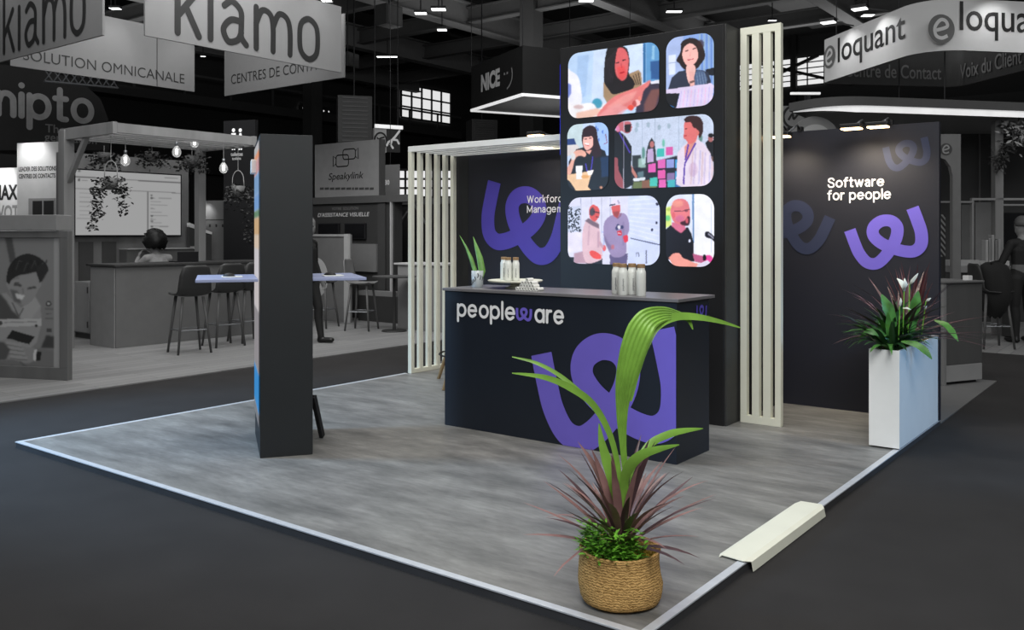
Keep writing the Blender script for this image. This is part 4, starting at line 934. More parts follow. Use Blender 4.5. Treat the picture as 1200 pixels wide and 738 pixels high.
# ---- pergola over the kiosk
PZ = 2.9; Yp0, Yp1 = 5.8, 7.95; Xp0, Xp1 = -12.06, -10.69
t = thing('pergola', 'grey wooden slatted pergola over the bar with the television', 'pergola', (-12, 6.9, HALL))
M_pw = wood_grey(124)
x = -11.97
MB().box(x - .08, x + .08, Yp0 - .02, Yp0 + .12, HALL + .012, PZ - .02).build('post', M_pw, t, bevel=.004)
MB().box(Xp0, Xp0 + .12, Yp1 - .12, Yp1, HALL + .012, PZ - .02).build('post', M_pw, t, bevel=.004)
MB().bar((x + .02, Yp0 + .05, 2.15), (x + .55, Yp0 + .05, 2.78), .06, .06).build('brace', M_pw, t)
for y0, y1 in ((Yp0, Yp0 + .06), (Yp1 - .06, Yp1)): MB().box(Xp0, Xp1, y0, y1, PZ - .15, PZ).build('beam', M_pw, t, bevel=.003)
for k in range(7):
    xx = Xp0 + (Xp1 - Xp0 - .05) * k / 6; MB().box(xx, xx + .05, Yp0 + .06, Yp1 - .06, PZ - .13, PZ - .01).build('slat', M_pw, t)
# kiosk back wall, television, counter
t = thing('back_panel', 'grey wooden panel wall behind the television', 'wall', (-13.2, 7.6, HALL))
MB().box(-13.3, -13.18, 6.35, 8.45, HALL + .012, 2.7).build('panel', wood_grey(104), t)
for y0, y1 in ((6.62, 6.84), (6.98, 7.2)): MB().box(-13.18, -13.165, y0, y1, .75, 1.38).build('niche', grey(64), t)
MB().box(-13.18, -12.95, 7.25, 8.4, 1.02, 1.26).build('ledge', grey(92), t, bevel=.004); MB().box(-13.18, -12.93, 7.25, 8.4, 1.26, 1.275).build('ledge_top', grey(170), t)
ft = Frame((-13.1, 0), (0, 1)); ya, yb = atX(87, -13.1)[1], atX(213, -13.1)[1]; z1, z0 = zz(197, atX(87, -13.1)[2]), zz(277, atX(87, -13.1)[2])
t = thing('television', 'large wall television showing a bright pale web page', 'television', (-13.12, (ya + yb) / 2, z0))
MB().fbox(ft, ya, yb, z0, z1, -.06, -.004).build('casing', M_blackgloss, t, bevel=.004)
p = Pic([(430, 235), (1055, 268), (1050, 620), (428, 620)], 150, 92, (228, 228, 228))
p.line([(430, 278), (1055, 310)], 7, (130, 130, 130)); p.line([(430, 345), (1055, 372)], 4, (150, 150, 150)); p.line([(858, 365), (855, 600)], 5, (140, 140, 140)); p.line([(432, 522), (560, 524)], 3, (170, 170, 170))
for k in range(6): p.line([(450, 372 + 26 * k), (520, 374 + 26 * k)], 5, (176, 176, 176), .8); 
for k in range(9): p.line([(872, 400 + 21 * k), (900 + (k * 37) % 110, 402 + 21 * k)], 5, (170, 170, 170), .9)
for (x, y) in ((452, 243), (880, 385), (880, 402), (880, 507), (880, 538), (880, 570)): p.ell(x, y, 8, 6, (90, 90, 90), .8)
for k in range(4): p.line([(640 + 20 * k, 292 + k), (650 + 20 * k, 293 + k)], 4, (150, 150, 150))
p.line([(488, 578), (545, 578)], 13, (110, 110, 110), .8); p.ell(450, 295, 8, 8, (110, 110, 110)); p.line([(465, 298), (500, 300)], 5, (150, 150, 150)); p.line([(920, 402), (1000, 406)], 8, (190, 190, 190)); p.line([(960, 280), (1040, 284)], 4, (130, 130, 130))
p.mesh(ft, ya + .02, yb - .02, z0 + .02, z1 - .02, -.002, 0).build('display', mat_paint('tv_display', .42), t)
t = thing('bar_counter', 'grey bar counter under the television, three dark stools before it', 'counter', (-11.8, 7.4, HALL))
MB().box(-12.1, -11.42, 6.24, 8.75, HALL + .012, 1.06).build('body', grey(98), t, bevel=.004); MB().box(-12.14, -11.38, 6.2, 8.79, 1.06, 1.09).build('worktop', grey(56), t, bevel=.004)
MB().box(-12.06, -11.44, 6.226, 6.24, HALL + .012, 1.05).build('end_panel', grey(128), t)
t = thing('low_cabinet', 'low pale cabinet with two hinges left of the grey bar counter', 'cabinet', (-12.95, 6.8, HALL))
MB().box(-13.15, -12.7, 6.55, 7.2, .05, .8).build('body', grey(132), t, bevel=.004); MB().box(-13.15, -12.72, 6.57, 7.2, HALL + .012, .05).build('plinth', grey(62), t)
dd = MB().box(-13.14, -12.71, 6.53, 6.55, .07, .79).build('door', grey(142), t)
for z in (.14, .64): MB().box(-12.745, -12.715, 6.522, 6.53, z, z + .09).build('hinge', grey(60), dd)
# bulbs
def bulb(x, y, z, label):
    t = thing('pendant_bulb', label, 'lamp', (x, y, z), 0, 'bare bulbs under the pergola')
    MB().tube([(x, y, z + .13), (x, y, PZ - .14)], .005, 6).build('cord', grey(150), t); MB().lathe([(0, .075), (.02, .075), (.022, .13), (0, .135)], (x, y, z), 12).build('socket', M_steel, t, smooth=True)
    MB().lathe([(0, -.075), (.03, -.066), (.055, -.035), (.06, 0), (.05, .035), (.028, .065), (.02, .08), (0, .08)], (x, y, z), 16).build('globe', mat('bulb_glass', (200, 200, 200), .1, trans=.75, emit=(255, 255, 255), strength=.1), t, smooth=True)
    MB().lathe([(0, -.03), (.012, -.02), (.014, .03), (0, .04)], (x, y, z), 8).build('filament', M_cool, t)
for px, py, d, l in ((147, 188, 11.6, 'glowing bulb hanging in front of the television, leftmost under the pergola'), (207, 178, 11.97, 'glowing bulb hanging above the right end of the television'), (228, 167, 12.4, 'highest small bulb hanging just under the pergola right of the television'), (262, 197, 12.5, 'clear glass bulb hanging right of the television by the trailing plant')):
    X, Y = atD(px, d); bulb(X, Y, zz(py, d), l)
# hanging plants
def ivy(name, label, px, py, d, trails, hoop=True, r=.1, nball=150, rb=.2):
    X, Y = atD(px, d); Z = zz(py, d); t = thing(name, label, 'hanging plant', (X, Y, Z), 0, None)
    MB().lathe([(0, -.1), (.06, -.1), (r, .05), (r * .92, .05), (.05, -.08), (0, -.08)], (X, Y, Z), 16).build('pot', grey(96), t, smooth=True)
    if hoop:
        pts = [(X + rgx * .08 * cos(a), Y + rgy * .08 * cos(a), Z + .13 + .14 * sin(a)) for a in np.linspace(0, pi, 12)]
        MB().tube([(X - rgx * .085, Y - rgy * .085, Z + .03)] [:1] + pts[::-1] + [(X + rgx * .085, Y + rgy * .085, Z + .03)], .006, 6).build('hoop', grey(150), t, smooth=True)
    MB().tube([(X, Y, Z + (.27 if hoop else .05)), (X, Y, PZ - .14)], .004, 6).build('cord', grey(150), t)
    mb = MB(); rr = random.Random(int(px))
    def lf(q):
        az = rr.uniform(0, 6.28); dv = Vector((cos(az), sin(az), rr.uniform(-.8, .2))) * rr.uniform(.035, .06); q = Vector(q)
        mb.leaf([q, q + dv * .5, q + dv], [.004, .035, .002], (rr.uniform(-1, 1), rr.uniform(-1, 1), .6), .1)
    for k in range(nball):
        a = rr.uniform(0, 6.28); q = rr.random() ** .5 * rb; lf((X + q * cos(a), Y + q * sin(a), Z + rr.uniform(-.1, .12) - q * .4))
    for (dx, ln, n) in trails:
        for k in range(n):
            q = rr.random(); s = dx * (1 + .15 * q) + rr.uniform(-.045, .045); lf((X + rgx * s + rr.uniform(-.05, .05), Y + rgy * s, Z - ln * q + rr.uniform(-.03, .03)))
    mb.build('foliage', mat('grey_ivy', (34, 34, 34), .5, var=.4), t); return t
rgx, rgy = RGT
ivy('hanging_ivy', 'trailing dark ivy in a hooped basket hanging before the television', 130, 213, 11.4, [(-.2, .6, 110), (-.12, .5, 70), (.13, .42, 60), (.2, .4, 22), (.06, .3, 20)])
ivy('hanging_ivy', 'trailing plant in a hooped basket hanging beside the dark column', 279, 222, 12.7, [(-.13, .25, 30), (.12, .85, 60), (.22, .8, 50), (0, .3, 20)], rb=.2)
for px, py, l in ((122, 183, 'bushy dark hanging plant behind the ivy, left of the row above the television'), (178, 182, 'bushy dark hanging plant in the middle above the television'), (225, 187, 'bushy dark hanging plant right of the television')):
    ivy('hanging_fern', l, px, py, 12.75, [(-.12, .15, 30), (.12, .15, 30)], False, .1, 150, .24)
# bar stools
def stool_proto(name, label, shell, legs, group):
    t = thing(name, label, 'bar stool', (0, 0, 0), 0, group)
    mb = MB(); n = 9; rows = []
    prof = [(.2, .74, .2), (.14, .73, .215), (0, .725, .22), (-.13, .735, .22), (-.19, .77, .215), (-.215, .86, .21), (-.24, 1.0, .2), (-.255, 1.1, .17), (-.258, 1.13, .12)]
    for (x, z, hw) in prof: rows += [(x + (.02 * (q * q) if z > .8 else 0), q * hw, z + (.03 * q * q if z < .78 else 0)) for q in np.linspace(-1, 1, n)]
    fs = [(i * n + j, i * n + j + 1, (i + 1) * n + j + 1, (i + 1) * n + j) for i in range(len(prof) - 1) for j in range(n - 1)]
    mb.add(rows, fs); mb.build('shell', shell, t, smooth=True, solid=.014)
    for sx in (-1, 1):
        for sy in (-1, 1): MB().tube([(.13 * sx, .13 * sy, .725), (.2 * sx, .21 * sy, 0)], [.02, .015], 8).build('leg', legs, t, smooth=True)
    c = [(.17, .178, .3), (.17, -.178, .3), (-.17, -.178, .3), (-.17, .178, .3), (.17, .178, .3)]
    mb = MB()
    for a, b in zip(c[:-1], c[1:]): mb.tube([a, b], .008, 6)
    mb.build('foot_rail', M_steel, t); return t
s0 = stool_proto('bar_stool', 'dark bar stool at the bar counter, leftmost and nearest of three', grey(44, .5), grey(74), 'dark stools along the bar counter')
ZL = HALL + .012
x, y = atD(222, 11.5); s0.location = (x, y, ZL); s0.rotation_euler = (0, 0, 2.9)
for px, d, l in ((262, 12.2, 'middle dark bar stool at the bar counter'), (291, 12.7, 'dark bar stool at the bar counter partly hidden by the dark column')):
    x, y = atD(px, d); dup(s0, (x, y, ZL), 2.75 + px * .001, l)
g0 = stool_proto('bar_stool', 'grey shell stool standing right of the dark column on the wooden floor', grey(108, .5), grey(82), None)
x, y = atD(424, 14.2); g0.location = (x, y, ZL); g0.rotation_euler = (0, 0, math.radians(25))
x, y = atD(377, 14.6); dup(s0, (x, y, ZL), math.radians(20), 'dark stool just right of the dark column, before the round white logo', None).__delitem__('group')
# laptop on the bar
x, y = atX(216, -11.75)[:2]; t = thing('laptop', 'open dark laptop on the bar counter next to the seated person', 'laptop', (x, y, 1.09))
MB().box(x - .13, x + .1, y - .17, y + .17, 1.09, 1.105).build('base', M_black, t, bevel=.003); fr = Frame((x + .1, y - .17), (0, 1)); MB().fbox(fr, 0, .34, 1.1, 1.24, -.012, 0).build('lid', M_black, t, bevel=.003)

# ---- framed poster of a man with a phone (far left)
fp = frame_px(-40, 9.61, 80, 9.30); La = fp.uv(0, 300)[0]
t = thing('framed_poster', 'framed display board with a photograph of a smiling man holding a phone', 'poster', fp.p(fp.L / 2, HALL, -.03))
MB().fbox(fp, 0, fp.L, HALL + .01, 1.53, -.06, -.012).build('board', grey(98), t, bevel=.004)
for a in ((0, fp.L, HALL + .012, .1), (0, fp.L, 1.46, 1.53), (fp.L - .1, fp.L, .1, 1.46)): MB().fbox(fp, *a, -.012, .012).build('frame_rail', wood_grey(98), t, bevel=.003)
MB().fbox(fp, -.05, fp.L - .12, 1.535, 1.70, -.2, .03).build('header', grey(130), t, bevel=.006)
a = fp.uv(16, 269.5); b = fp.uv(40, 267); MB().fbox(fp, a[0], b[0], a[1], b[1], .03, .032).build('header_print', M_gmark, t)
u0, v0 = 0.0, .1; u1, v1 = fp.L - .1, 1.46; W = u1 - u0
def pxuv(u, v):   # photo-crop coordinates of a point of the board, for painting
    x, y, _ = fp.p(u, v); d = depth(x, y); lt = x * RGT[0] + y * RGT[1]; return ((CX + FL * lt / d) * 4.475, (HY + (EYE - v) * FL / d - 285) * 4.475)
p = Pic([pxuv(u0, v1), pxuv(u1, v1), pxuv(u1, v0), pxuv(u0, v0)], 130, 170, (128, 128, 128))
p.poly([(-300, -60), (282, -60), (282, 690), (-300, 680)], (124, 124, 124), 1, 2); p.poly([(-300, 500), (282, 560), (282, 690), (-300, 690)], (108, 108, 108), 1, 5)
p.poly([(20, -40), (60, -30), (80, 80), (50, 110)], (70, 70, 70), .9, 3)
p.poly([(282, -80), (340, -80), (340, 720), (282, 720)], (150, 150, 150), 1, 1); p.poly([(-300, 685), (340, 690), (340, 740), (-300, 740)], (150, 150, 150), 1, 1)
p.poly([(-300, 380), (-40, 270), (30, 260), (110, 340), (180, 280), (210, 330), (215, 420), (190, 520), (150, 560), (0, 600), (-300, 640)], (146, 146, 146), 1, 2)
p.poly([(-120, 300), (0, 265), (30, 300), (60, 350), (110, 400), (-20, 400)], (60, 60, 60), .9, 4); p.poly([(110, 340), (180, 280), (210, 330), (160, 400), (105, 400)], (158, 158, 158), .9, 4)
p.poly([(40, 200), (180, 180), (215, 210), (200, 240), (165, 300), (120, 325), (70, 300), (45, 250)], (140, 140, 140), 1, 1, True); p.poly([(48, 240), (90, 250), (110, 320), (70, 305)], (88, 88, 88), .9, 4)
p.poly([(30, 190), (45, 120), (90, 70), (150, 55), (210, 80), (250, 130), (230, 170), (205, 205), (190, 175), (110, 165), (60, 190), (45, 215)], (38, 38, 38), 1, 1, True); p.poly([(95, 172), (185, 150), (205, 200), (190, 215), (100, 200)], (140, 140, 140), 1, 2)
for k in range(9): p.line([(60 + 20 * k, 150 - 8 * (k % 3)), (75 + 21 * k, 85 + 6 * (k % 4)), (100 + 17 * k, 92 + 5 * k)], 5, (74, 74, 74) if k % 2 else (24, 24, 24), .7, 1)
p.poly([(185, 120), (235, 105), (252, 140), (222, 195), (205, 210)], (44, 44, 44), .9, 2)
p.line([(72, 210), (100, 206)], 7, (52, 52, 52), .8, 1)
p.line([(70, 215), (110, 222)], 13, (50, 50, 50), .9, 2); p.line([(140, 238), (185, 230)], 11, (50, 50, 50), .9, 2); p.poly([(75, 262), (130, 275), (110, 296), (85, 288)], (214, 214, 214), .8, 2); p.line([(115, 235), (120, 265)], 9, (110, 110, 110), .7, 2); p.line([(60, 310), (95, 385), (120, 340)], 7, (70, 70, 70), .8, 1)
p.poly([(-40, 400), (215, 395), (215, 432), (-40, 440)], (176, 176, 176), 1, 1); p.line([(20, 415), (190, 412)], 7, (130, 130, 130), .8); p.ell(0, 418, 10, 12, (70, 70, 70)); p.ell(187, 433, 9, 7, (40, 40, 40))
p.ell(252, 317, 15, 15, (60, 60, 60)); p.ell(252, 317, 7, 7, (170, 170, 170)); p.line([(235, 345), (275, 345)], 14, (104, 104, 104)); p.line([(238, 370), (270, 370)], 5, (96, 96, 96)); p.poly([(243, 445), (268, 445), (268, 466), (243, 466)], (70, 70, 70)); p.poly([(240, 480), (282, 490), (282, 550), (210, 550)], (46, 46, 46), .9, 3); p.line([(235, 395), (275, 395)], 8, (100, 100, 100))
p.poly([(60, 455), (180, 490), (150, 530), (30, 500)], (30, 30, 30), 1, 1); p.poly([(-20, 520), (60, 505), (130, 545), (180, 550), (190, 600), (140, 630), (60, 610), (-20, 610)], (136, 136, 136), 1, 2, True)
for k in range(4): p.line([(30 + 6 * k, 520 + 24 * k), (110 + 10 * k, 535 + 22 * k)], 15, (154, 154, 154), .8, 2); p.line([(30 + 6 * k, 532 + 24 * k), (110 + 10 * k, 547 + 22 * k)], 4, (84, 84, 84), .8, 1)
p.poly([(-60, 510), (20, 520), (50, 560), (30, 610), (-60, 620)], (70, 70, 70), .9, 3); p.poly([(175, 560), (190, 555), (185, 620), (170, 610)], (200, 200, 200), .9); p.poly([(190, 570), (215, 568), (208, 615), (184, 618)], (26, 26, 26), 1, 1)
p.poly([(-60, 640), (60, 640), (110, 680), (-60, 680)], (40, 40, 40), 1, 3); p.line([(100, 620), (160, 670)], 10, (80, 80, 80), .7, 2)
p.mesh(fp, u0, u1, v0, v1, -.008).build('print', mat_paint('poster_print', 0, .55), t)
# ---- panels beyond the poster
fl = frame_px(20, 14.0, 68, 13.75); t = thing('text_panel', 'white panel reading leader des solutions centres de contacts', 'sign', fl.p(fl.L / 2, HALL, 0))
v1 = fl.uv(40, 167)[1]; MB().fbox(fl, 0, fl.L + .12, ZL, v1, -.06, 0).build('panel', grey(168), t)
mb = MB(); text_px(mb, fl, 'LEADER DES SOLUTIONS', 22, 201, 66, 194.3, bold=.035); mb.build('lettering', M_mark, t); mb = MB(); text_px(mb, fl, 'CENTRES DE CONTACTS', 22, 209.3, 65, 202.8, bold=.035); mb.build('lettering', M_mark, t)
a = fl.uv(34, 262); b = fl.uv(65, 232); MB().fbox(fl, a[0], b[0], a[1], b[1], 0, .01).build('window', grey(120), t)
for x0, x1 in ((39, 50), (52, 63.5)): MB().fbox(fl, fl.uv(x0, 240)[0], fl.uv(x1, 240)[0], a[1] + .05, b[1] - .04, .01, .014).build('pane', grey(34, .3), t)
q = fl.p(.3, v1 + .25, .35); glow(*q, *fl.p(.32, v1 - .5, 0), 60, 90)
fm = frame_px(-20, 14.7, 40, 14.3); t = thing('text_panel', 'white panel with large black and grey capitals at the left picture edge', 'sign', fm.p(fm.L / 2, HALL, 0))
v1 = fm.uv(0, 197)[1]; MB().fbox(fm, -.5, fm.uv(30, 200)[0], ZL, v1, -.06, 0).build('panel', grey(190), t)
mb = MB(); text_px(mb, fm, 'MAX', -8, 234.5, 21, 216, bold=.04); mb.build('lettering', M_mark, t); mb = MB(); text_px(mb, fm, 'VOT', -3, 258, 22, 240, bold=.03); lab(mb.build('lettering', M_gmark, t), 'grey capitals')
q = fm.p(.5, v1 + .2, .3); glow(*q, *fm.p(.5, v1 - .5, 0), 45, 90)
# ---- big nipto sign
fn = frame_px(-70, 16.6, 128, 18.75); t = thing('fascia_sign', 'large black curved fascia sign reading nipto in grey', 'sign', fn.p(fn.L / 2, 2.8, -.05))
P = [fn.uv(x, y) for x, y in ((-70, 74), (10, 76), (60, 84), (98, 98), (118, 116), (127, 140), (128, 176), (-70, 176))]
mb = MB(); mb.flat(fn, P, [tuple(range(len(P)))], -.1, 0); mb.build('panel', grey(24, .8), t)
MB().fbox(fn, 0, fn.L - .3, HALL, P[-1][1], -.1, -.02).build('lower_wall', grey(30, .8), t)
mb = MB(); a = fn.uv(-2, 133); e = fn.uv(107, 141); strokes(mb, fn, 'nipto', a[0], (a[1] + fn.uv(96, 142)[1]) / 2, .42, .058, .004, e[0], gap=.4); mb.build('lettering', M_gmark, t)
mb = MB(); a = fn.uv(53, 155); text(mb, fn, 'The', a[0], a[1], height=.17, bold=.01); lab(mb.build('lettering', grey(90), t), 'small grey word'); mb = MB(); a = fn.uv(52, 168); text(mb, fn, 'generation', a[0], a[1], height=.21, bold=.01); lab(mb.build('lettering', grey(90), t), 'small grey word')
# lattice truss under the banner
def truss(label, a, b, s=.22, n=9):
    t = thing('lighting_truss', label, 'truss', ((a[0] + b[0]) / 2, (a[1] + b[1]) / 2, a[2])); A = Vector(a); B = Vector(b)
    for dz in (0, s): MB().tube([A + Vector((0, 0, dz)), B + Vector((0, 0, dz))], .022, 8).build('chord', M_steel, t)
    mb = MB()
    for k in range(n):
        p0 = A.lerp(B, k / n); p1 = A.lerp(B, (k + 1) / n); mb.tube([p0, p1 + Vector((0, 0, s))], .012, 6); mb.tube([p0 + Vector((0, 0, s)), p1], .012, 6)
    mb.build('lattice', M_steel, t)
    for q in (.1, .9):
        c = A.lerp(B, q); MB().tube([c + Vector((0, 0, s)), (c.x, c.y, 11.9)], .006, 6).build('cable', M_black, t)
    return t
a = atD(52, 16); b = atD(138, 17.4); truss('short lattice truss under the white omnicanale banner', (*a, zz(95, 16)), (*b, zz(103, 17.4)))

# ---- toilet sign and panel behind the bar
fw = frame_px(262, 14.9, 299, 14.7); t = thing('toilet_sign', 'black hanging panel with white man and woman pictograms', 'sign', fw.p(fw.L / 2, fw.uv(280, 340)[1], 0))
b = fw.uv(280, 141); MB().fbox(fw, 0, fw.L, ZL, b[1], -.08, 0).build('panel', M_black, t)
mb = MB()
for px, sk in ((273.8, 0), (281.8, 1)):
    u, v = fw.uv(px, 163); h = .27
    mb.flat(fw, [(u + .032 * cos(q), v + h * .55 + .032 * sin(q)) for q in np.linspace(0, 2 * pi, 13)[:-1]], [tuple(range(12))], .004)
    if sk: mb.flat(fw, [(u - .02, v + .1), (u + .02, v + .1), (u + .06, v - .06), (u - .06, v - .06)], [(0, 3, 2, 1)], .004)
    else: mb.flat(fw, [(u - .045, v + .1), (u + .045, v + .1), (u + .045, v - .06), (u - .045, v - .06)], [(0, 3, 2, 1)], .004)
    for s in (-1, 1): mb.flat(fw, [(u + s * .02 - .014, v - .06), (u + s * .02 + .014, v - .06), (u + s * .02 + .014, v - .18), (u + s * .02 - .014, v - .18)], [(0, 3, 2, 1)], .004)
mb.build('pictograms', mat('pictogram_white', (235, 235, 235), .5, emit=(255, 255, 255), strength=.35), t)
mb = MB(); text_px(mb, fw, 'toilettes', 270.5, 183, 284.5, 178, bold=.02); mb.build('lettering', grey(200), t); mb = MB(); text_px(mb, fw, 'toilets', 272, 187.5, 282.5, 183.7, bold=.02); mb.build('lettering', grey(200), t)
fg = frame_px(228, 15.4, 268, 15.2); t = thing('icon_panel', 'grey panel with a soft glowing spot and a row of small icons behind the bar', 'sign', fg.p(fg.L / 2, HALL, 0))
v1 = fg.uv(240, 235)[1]; MB().fbox(fg, 0, fg.L, ZL, v1, -.08, 0).build('panel', grey(96), t); a = fg.uv(233, 258); b = fg.uv(264, 257); MB().fbox(fg, a[0], b[0], a[1], b[1], 0, .004).build('rule', M_mark, t)
mb = MB()
for px in (238.5, 246, 253.5, 261): a = fg.uv(px, 266); mb.fbox(fg, a[0] - .015, a[0] + .015, a[1], a[1] + .05, 0, .004)
mb.build('icons', M_mark, t); q = fg.p(.22, v1 - .1, .2); glow(*q, *fg.p(.24, v1 - .2, 0), 5, 90, .04)
fg = frame_px(222, 14.6, 250, 15.2); t = thing('slanted_panel', 'dark information panel with a slanting white top edge right of the television', 'sign', fg.p(fg.L / 2, HALL, 0))
P = [fg.uv(222, 264), fg.uv(248, 273), fg.uv(248, 330), fg.uv(222, 330)]; mb = MB(); mb.flat(fg, P[::-1], [(0, 1, 2, 3)], -.05, 0); mb.build('panel', grey(58), t)
P = [fg.uv(222, 261), fg.uv(248, 272), fg.uv(248, 275), fg.uv(222, 266)]; mb = MB(); mb.flat(fg, P[::-1], [(0, 1, 2, 3)], -.05, .01); mb.build('edge', grey(210), t)
mb = MB()
for y in (289, 291, 295, 297): a = fg.uv(223, y + .7); b = fg.uv(233 if y < 294 else 229, y - .5); mb.fbox(fg, a[0], b[0], a[1], b[1], 0, .003)
mb.build('print', grey(170), t)
# ================================================================ MIDDLE BACKGROUND
YS = 11.2; fs_ = Frame((-14.2, YS), (1, 0)); us = lambda px: atY(px, YS)[0] + 14.2
t = thing('stand_sign', 'grey rooftop sign with two linked camera outlines above the word Speakylink', 'sign', fs_.p((us(369) + us(445)) / 2, 2.19, 0))
MB().fbox(fs_, us(369), us(444), 2.19, 3.19, -.1, 0).build('panel', grey(126), t); MB().box(fs_.p(us(444), 0)[0], fs_.p(us(444), 0)[0] + .06, YS - .0, YS + .1, 2.19, 3.19).build('edge', grey(60), t)
mb = MB()
for (x0, y0, x1, y1, cam) in ((394, 195.5, 408.5, 181, 393), (402, 187, 416.5, 174, 418)):
    a = fs_.uv(x0, y0); b = fs_.uv(x1, y1); r = .05; P = []
    for (cx, cy, q0) in ((b[0] - r, b[1] - r, 0), (a[0] + r, b[1] - r, pi / 2), (a[0] + r, a[1] + r, pi), (b[0] - r, a[1] + r, 1.5 * pi)): P += [(cx + r * cos(q0 + q), cy + r * sin(q0 + q)) for q in (0, pi / 6, pi / 3, pi / 2)]
    mb.flat(fs_, *ribbon(P, .011, True), .003)
    s = -1 if cam < 400 else 1; e = a[0] if s < 0 else b[0]; m = (a[1] + b[1]) / 2
    mb.flat(fs_, *ribbon([(e, m + .05), (e + s * .08, m + .1), (e + s * .08, m - .1), (e, m - .05)], .011), .005)
mb.build('emblem', M_mark, t)
mb = MB(); text_px(mb, fs_, 'Speakylink', 385, 213.5, 426, 200.5, bold=.01, shear=.2); mb.build('lettering', M_mark, t)
mb = MB(); rr = random.Random(5); x = 375
while x < 437: wd = rr.uniform(2, 6); a = fs_.uv(x, 222.5); b = fs_.uv(min(x + wd, 438), 219.5); mb.fbox(fs_, a[0], b[0], a[1], b[1], 0, .003); x += wd + 1.1
mb.build('tagline', grey(60), t)
t = thing('stand_wall', 'dark stand wall reading votre solution d assistance visuelle with two black monitors', 'wall', fs_.p(us(410), HALL, 0))
MB().fbox(fs_, us(352), us(443), ZL, 2.06, -.1, 0).build('panel', grey(52), t); MB().fbox(fs_, us(352), us(482), 2.06, 2.185, -.3, .05).build('beam', grey(76), t)
MB().fbox(fs_, us(443.5), us(452), ZL, 2.06, -.2, .02).build('pilaster', grey(60), t); MB().fbox(fs_, us(453), us(462), ZL, 2.06, -.2, .0).build('pilaster', grey(50), t); MB().fbox(fs_, us(459.2), us(460.4), ZL, 2.06, 0.001, .05).build('trim_bar', grey(170), t)
MB().fbox(fs_, us(363), us(443), .82, 1.32, 0, .05).build('ledge', grey(110), t)
mb = MB(); text_px(mb, fs_, 'VOTRE  SOLUTION', 389, 246.2, 420, 242.2, bold=.0, w=.003); mb.build('lettering', grey(120), t)
mb = MB(); text_px(mb, fs_, "D'ASSISTANCE VISUELLE", 372.5, 254.3, 433, 248.3, bold=.008, shear=.2, w=.003); lab(mb.build('lettering', grey(205), t), 'bold pale line of lettering')
for x0, x1, l in ((375, 399, 'left one of the two black monitors on the dark stand wall'), (406, 430, 'right one of the two black monitors on the dark stand wall')):
    a = fs_.uv(x0, 280); b = fs_.uv(x1, 261.5); t = thing('wall_monitor', l, 'monitor', fs_.p((a[0] + b[0]) / 2, a[1], .03)); MB().fbox(fs_, a[0], b[0], a[1], b[1], .004, .05).build('casing', M_black, t, bevel=.004); MB().fbox(fs_, a[0] + .02, b[0] - .02, a[1] + .02, b[1] - .02, .05, .053).build('glass', M_blackgloss, t)
fq = Frame((-13.2, 10.5), (1, 0)); uq = lambda px: atY(px, 10.5)[0] + 13.2
t = thing('partition_screen', 'grey partition screen with a pale round logo right of the dark column', 'partition', fq.p(uq(385), HALL, 0))
MB().fbox(fq, uq(345), uq(410), ZL, 1.49, -.05, 0).build('panel', grey(104), t); MB().fbox(fq, uq(405.5), uq(410.5), ZL, 1.5, 0, .05).build('edge_post', grey(165), t); MB().fbox(fq, uq(345), uq(405.5), 1.455, 1.495, 0, .02).build('top_rail', grey(150), t)
u, v = fq.uv(370, 325); MB().flat(fq, [(u + .33 * cos(q), v + .36 * sin(q)) for q in np.linspace(0, 2 * pi, 41)[:-1]], [tuple(range(40))], .004).build('logo_disc', grey(178), t)
t = thing('low_board', 'low dark board on the floor behind the grey shell stool', 'board', (atY(452, 10.9)[0], 10.9, HALL))
MB().box(atY(420, 10.9)[0], atY(467, 10.9)[0], 10.9, 10.96, HALL + .01, .42).build('panel', grey(46), t, bevel=.004); MB().box(atY(420, 10.9)[0], atY(462, 10.9)[0], 10.91, 11.1, .42, .5).build('cap', grey(112), t)
t = thing('white_counter', 'pale counter seen just left of and through the white slats', 'counter', (-9.8, 10.7, HALL))
MB().box(atY(466, 10.4)[0], -9.3, 10.4, 11.0, HALL + .01, 1.0).build('body', grey(124), t, bevel=.004); MB().box(atY(462, 10.38)[0], -9.26, 10.37, 11.03, 1.0, 1.03).build('worktop', grey(176), t, bevel=.004)
x, y = atD(462, 14.0); t = thing('side_table', 'thin-topped dark table right of the grey shell stool', 'table', (x, y, ZL)); MB().lathe([(0, .82), (.34, .82), (.345, .84), (0, .842)], (x, y, 0), 32).build('top', grey(70), t, smooth=False); MB().tube([(x, y, ZL + .02), (x, y, .82)], .025, 10).build('column', grey(44), t); MB().lathe([(0, ZL), (.2, ZL), (.19, ZL + .02), (0, ZL + .025)], (x, y, 0), 24).build('base', grey(40), t)
fk = Frame((-13, 12.2), (1, 0)); uk = lambda px: atY(px, 12.2)[0] + 13
t = thing('black_partition', 'black partition seen between the dark stand wall and the white slats', 'partition', fk.p(uk(495), HALL, 0)); MB().fbox(fk, uk(461), uk(560), HALL + .01, 2.05, -.08, 0).build('panel', grey(30), t); MB().fbox(fk, uk(461), uk(560), 2.05, 2.16, -.1, .04).build('beam', grey(70), t)
for a, b in (((470, 262), (486, 238)), ((500, 262), (486, 238))): p0 = fk.uv(*a); p1 = fk.uv(*b); MB().bar(fk.p(*p0, .03), fk.p(*p1, .03), .05, .03).build('brace', grey(84), t)
fT = frame_px(446.5, 18.2, 467, 18); t = thing('aisle_sign', 'grey hanging sign reading T30 beside the rooftop sign', 'sign', fT.p(fT.L / 2, fT.uv(455, 231)[1], 0))
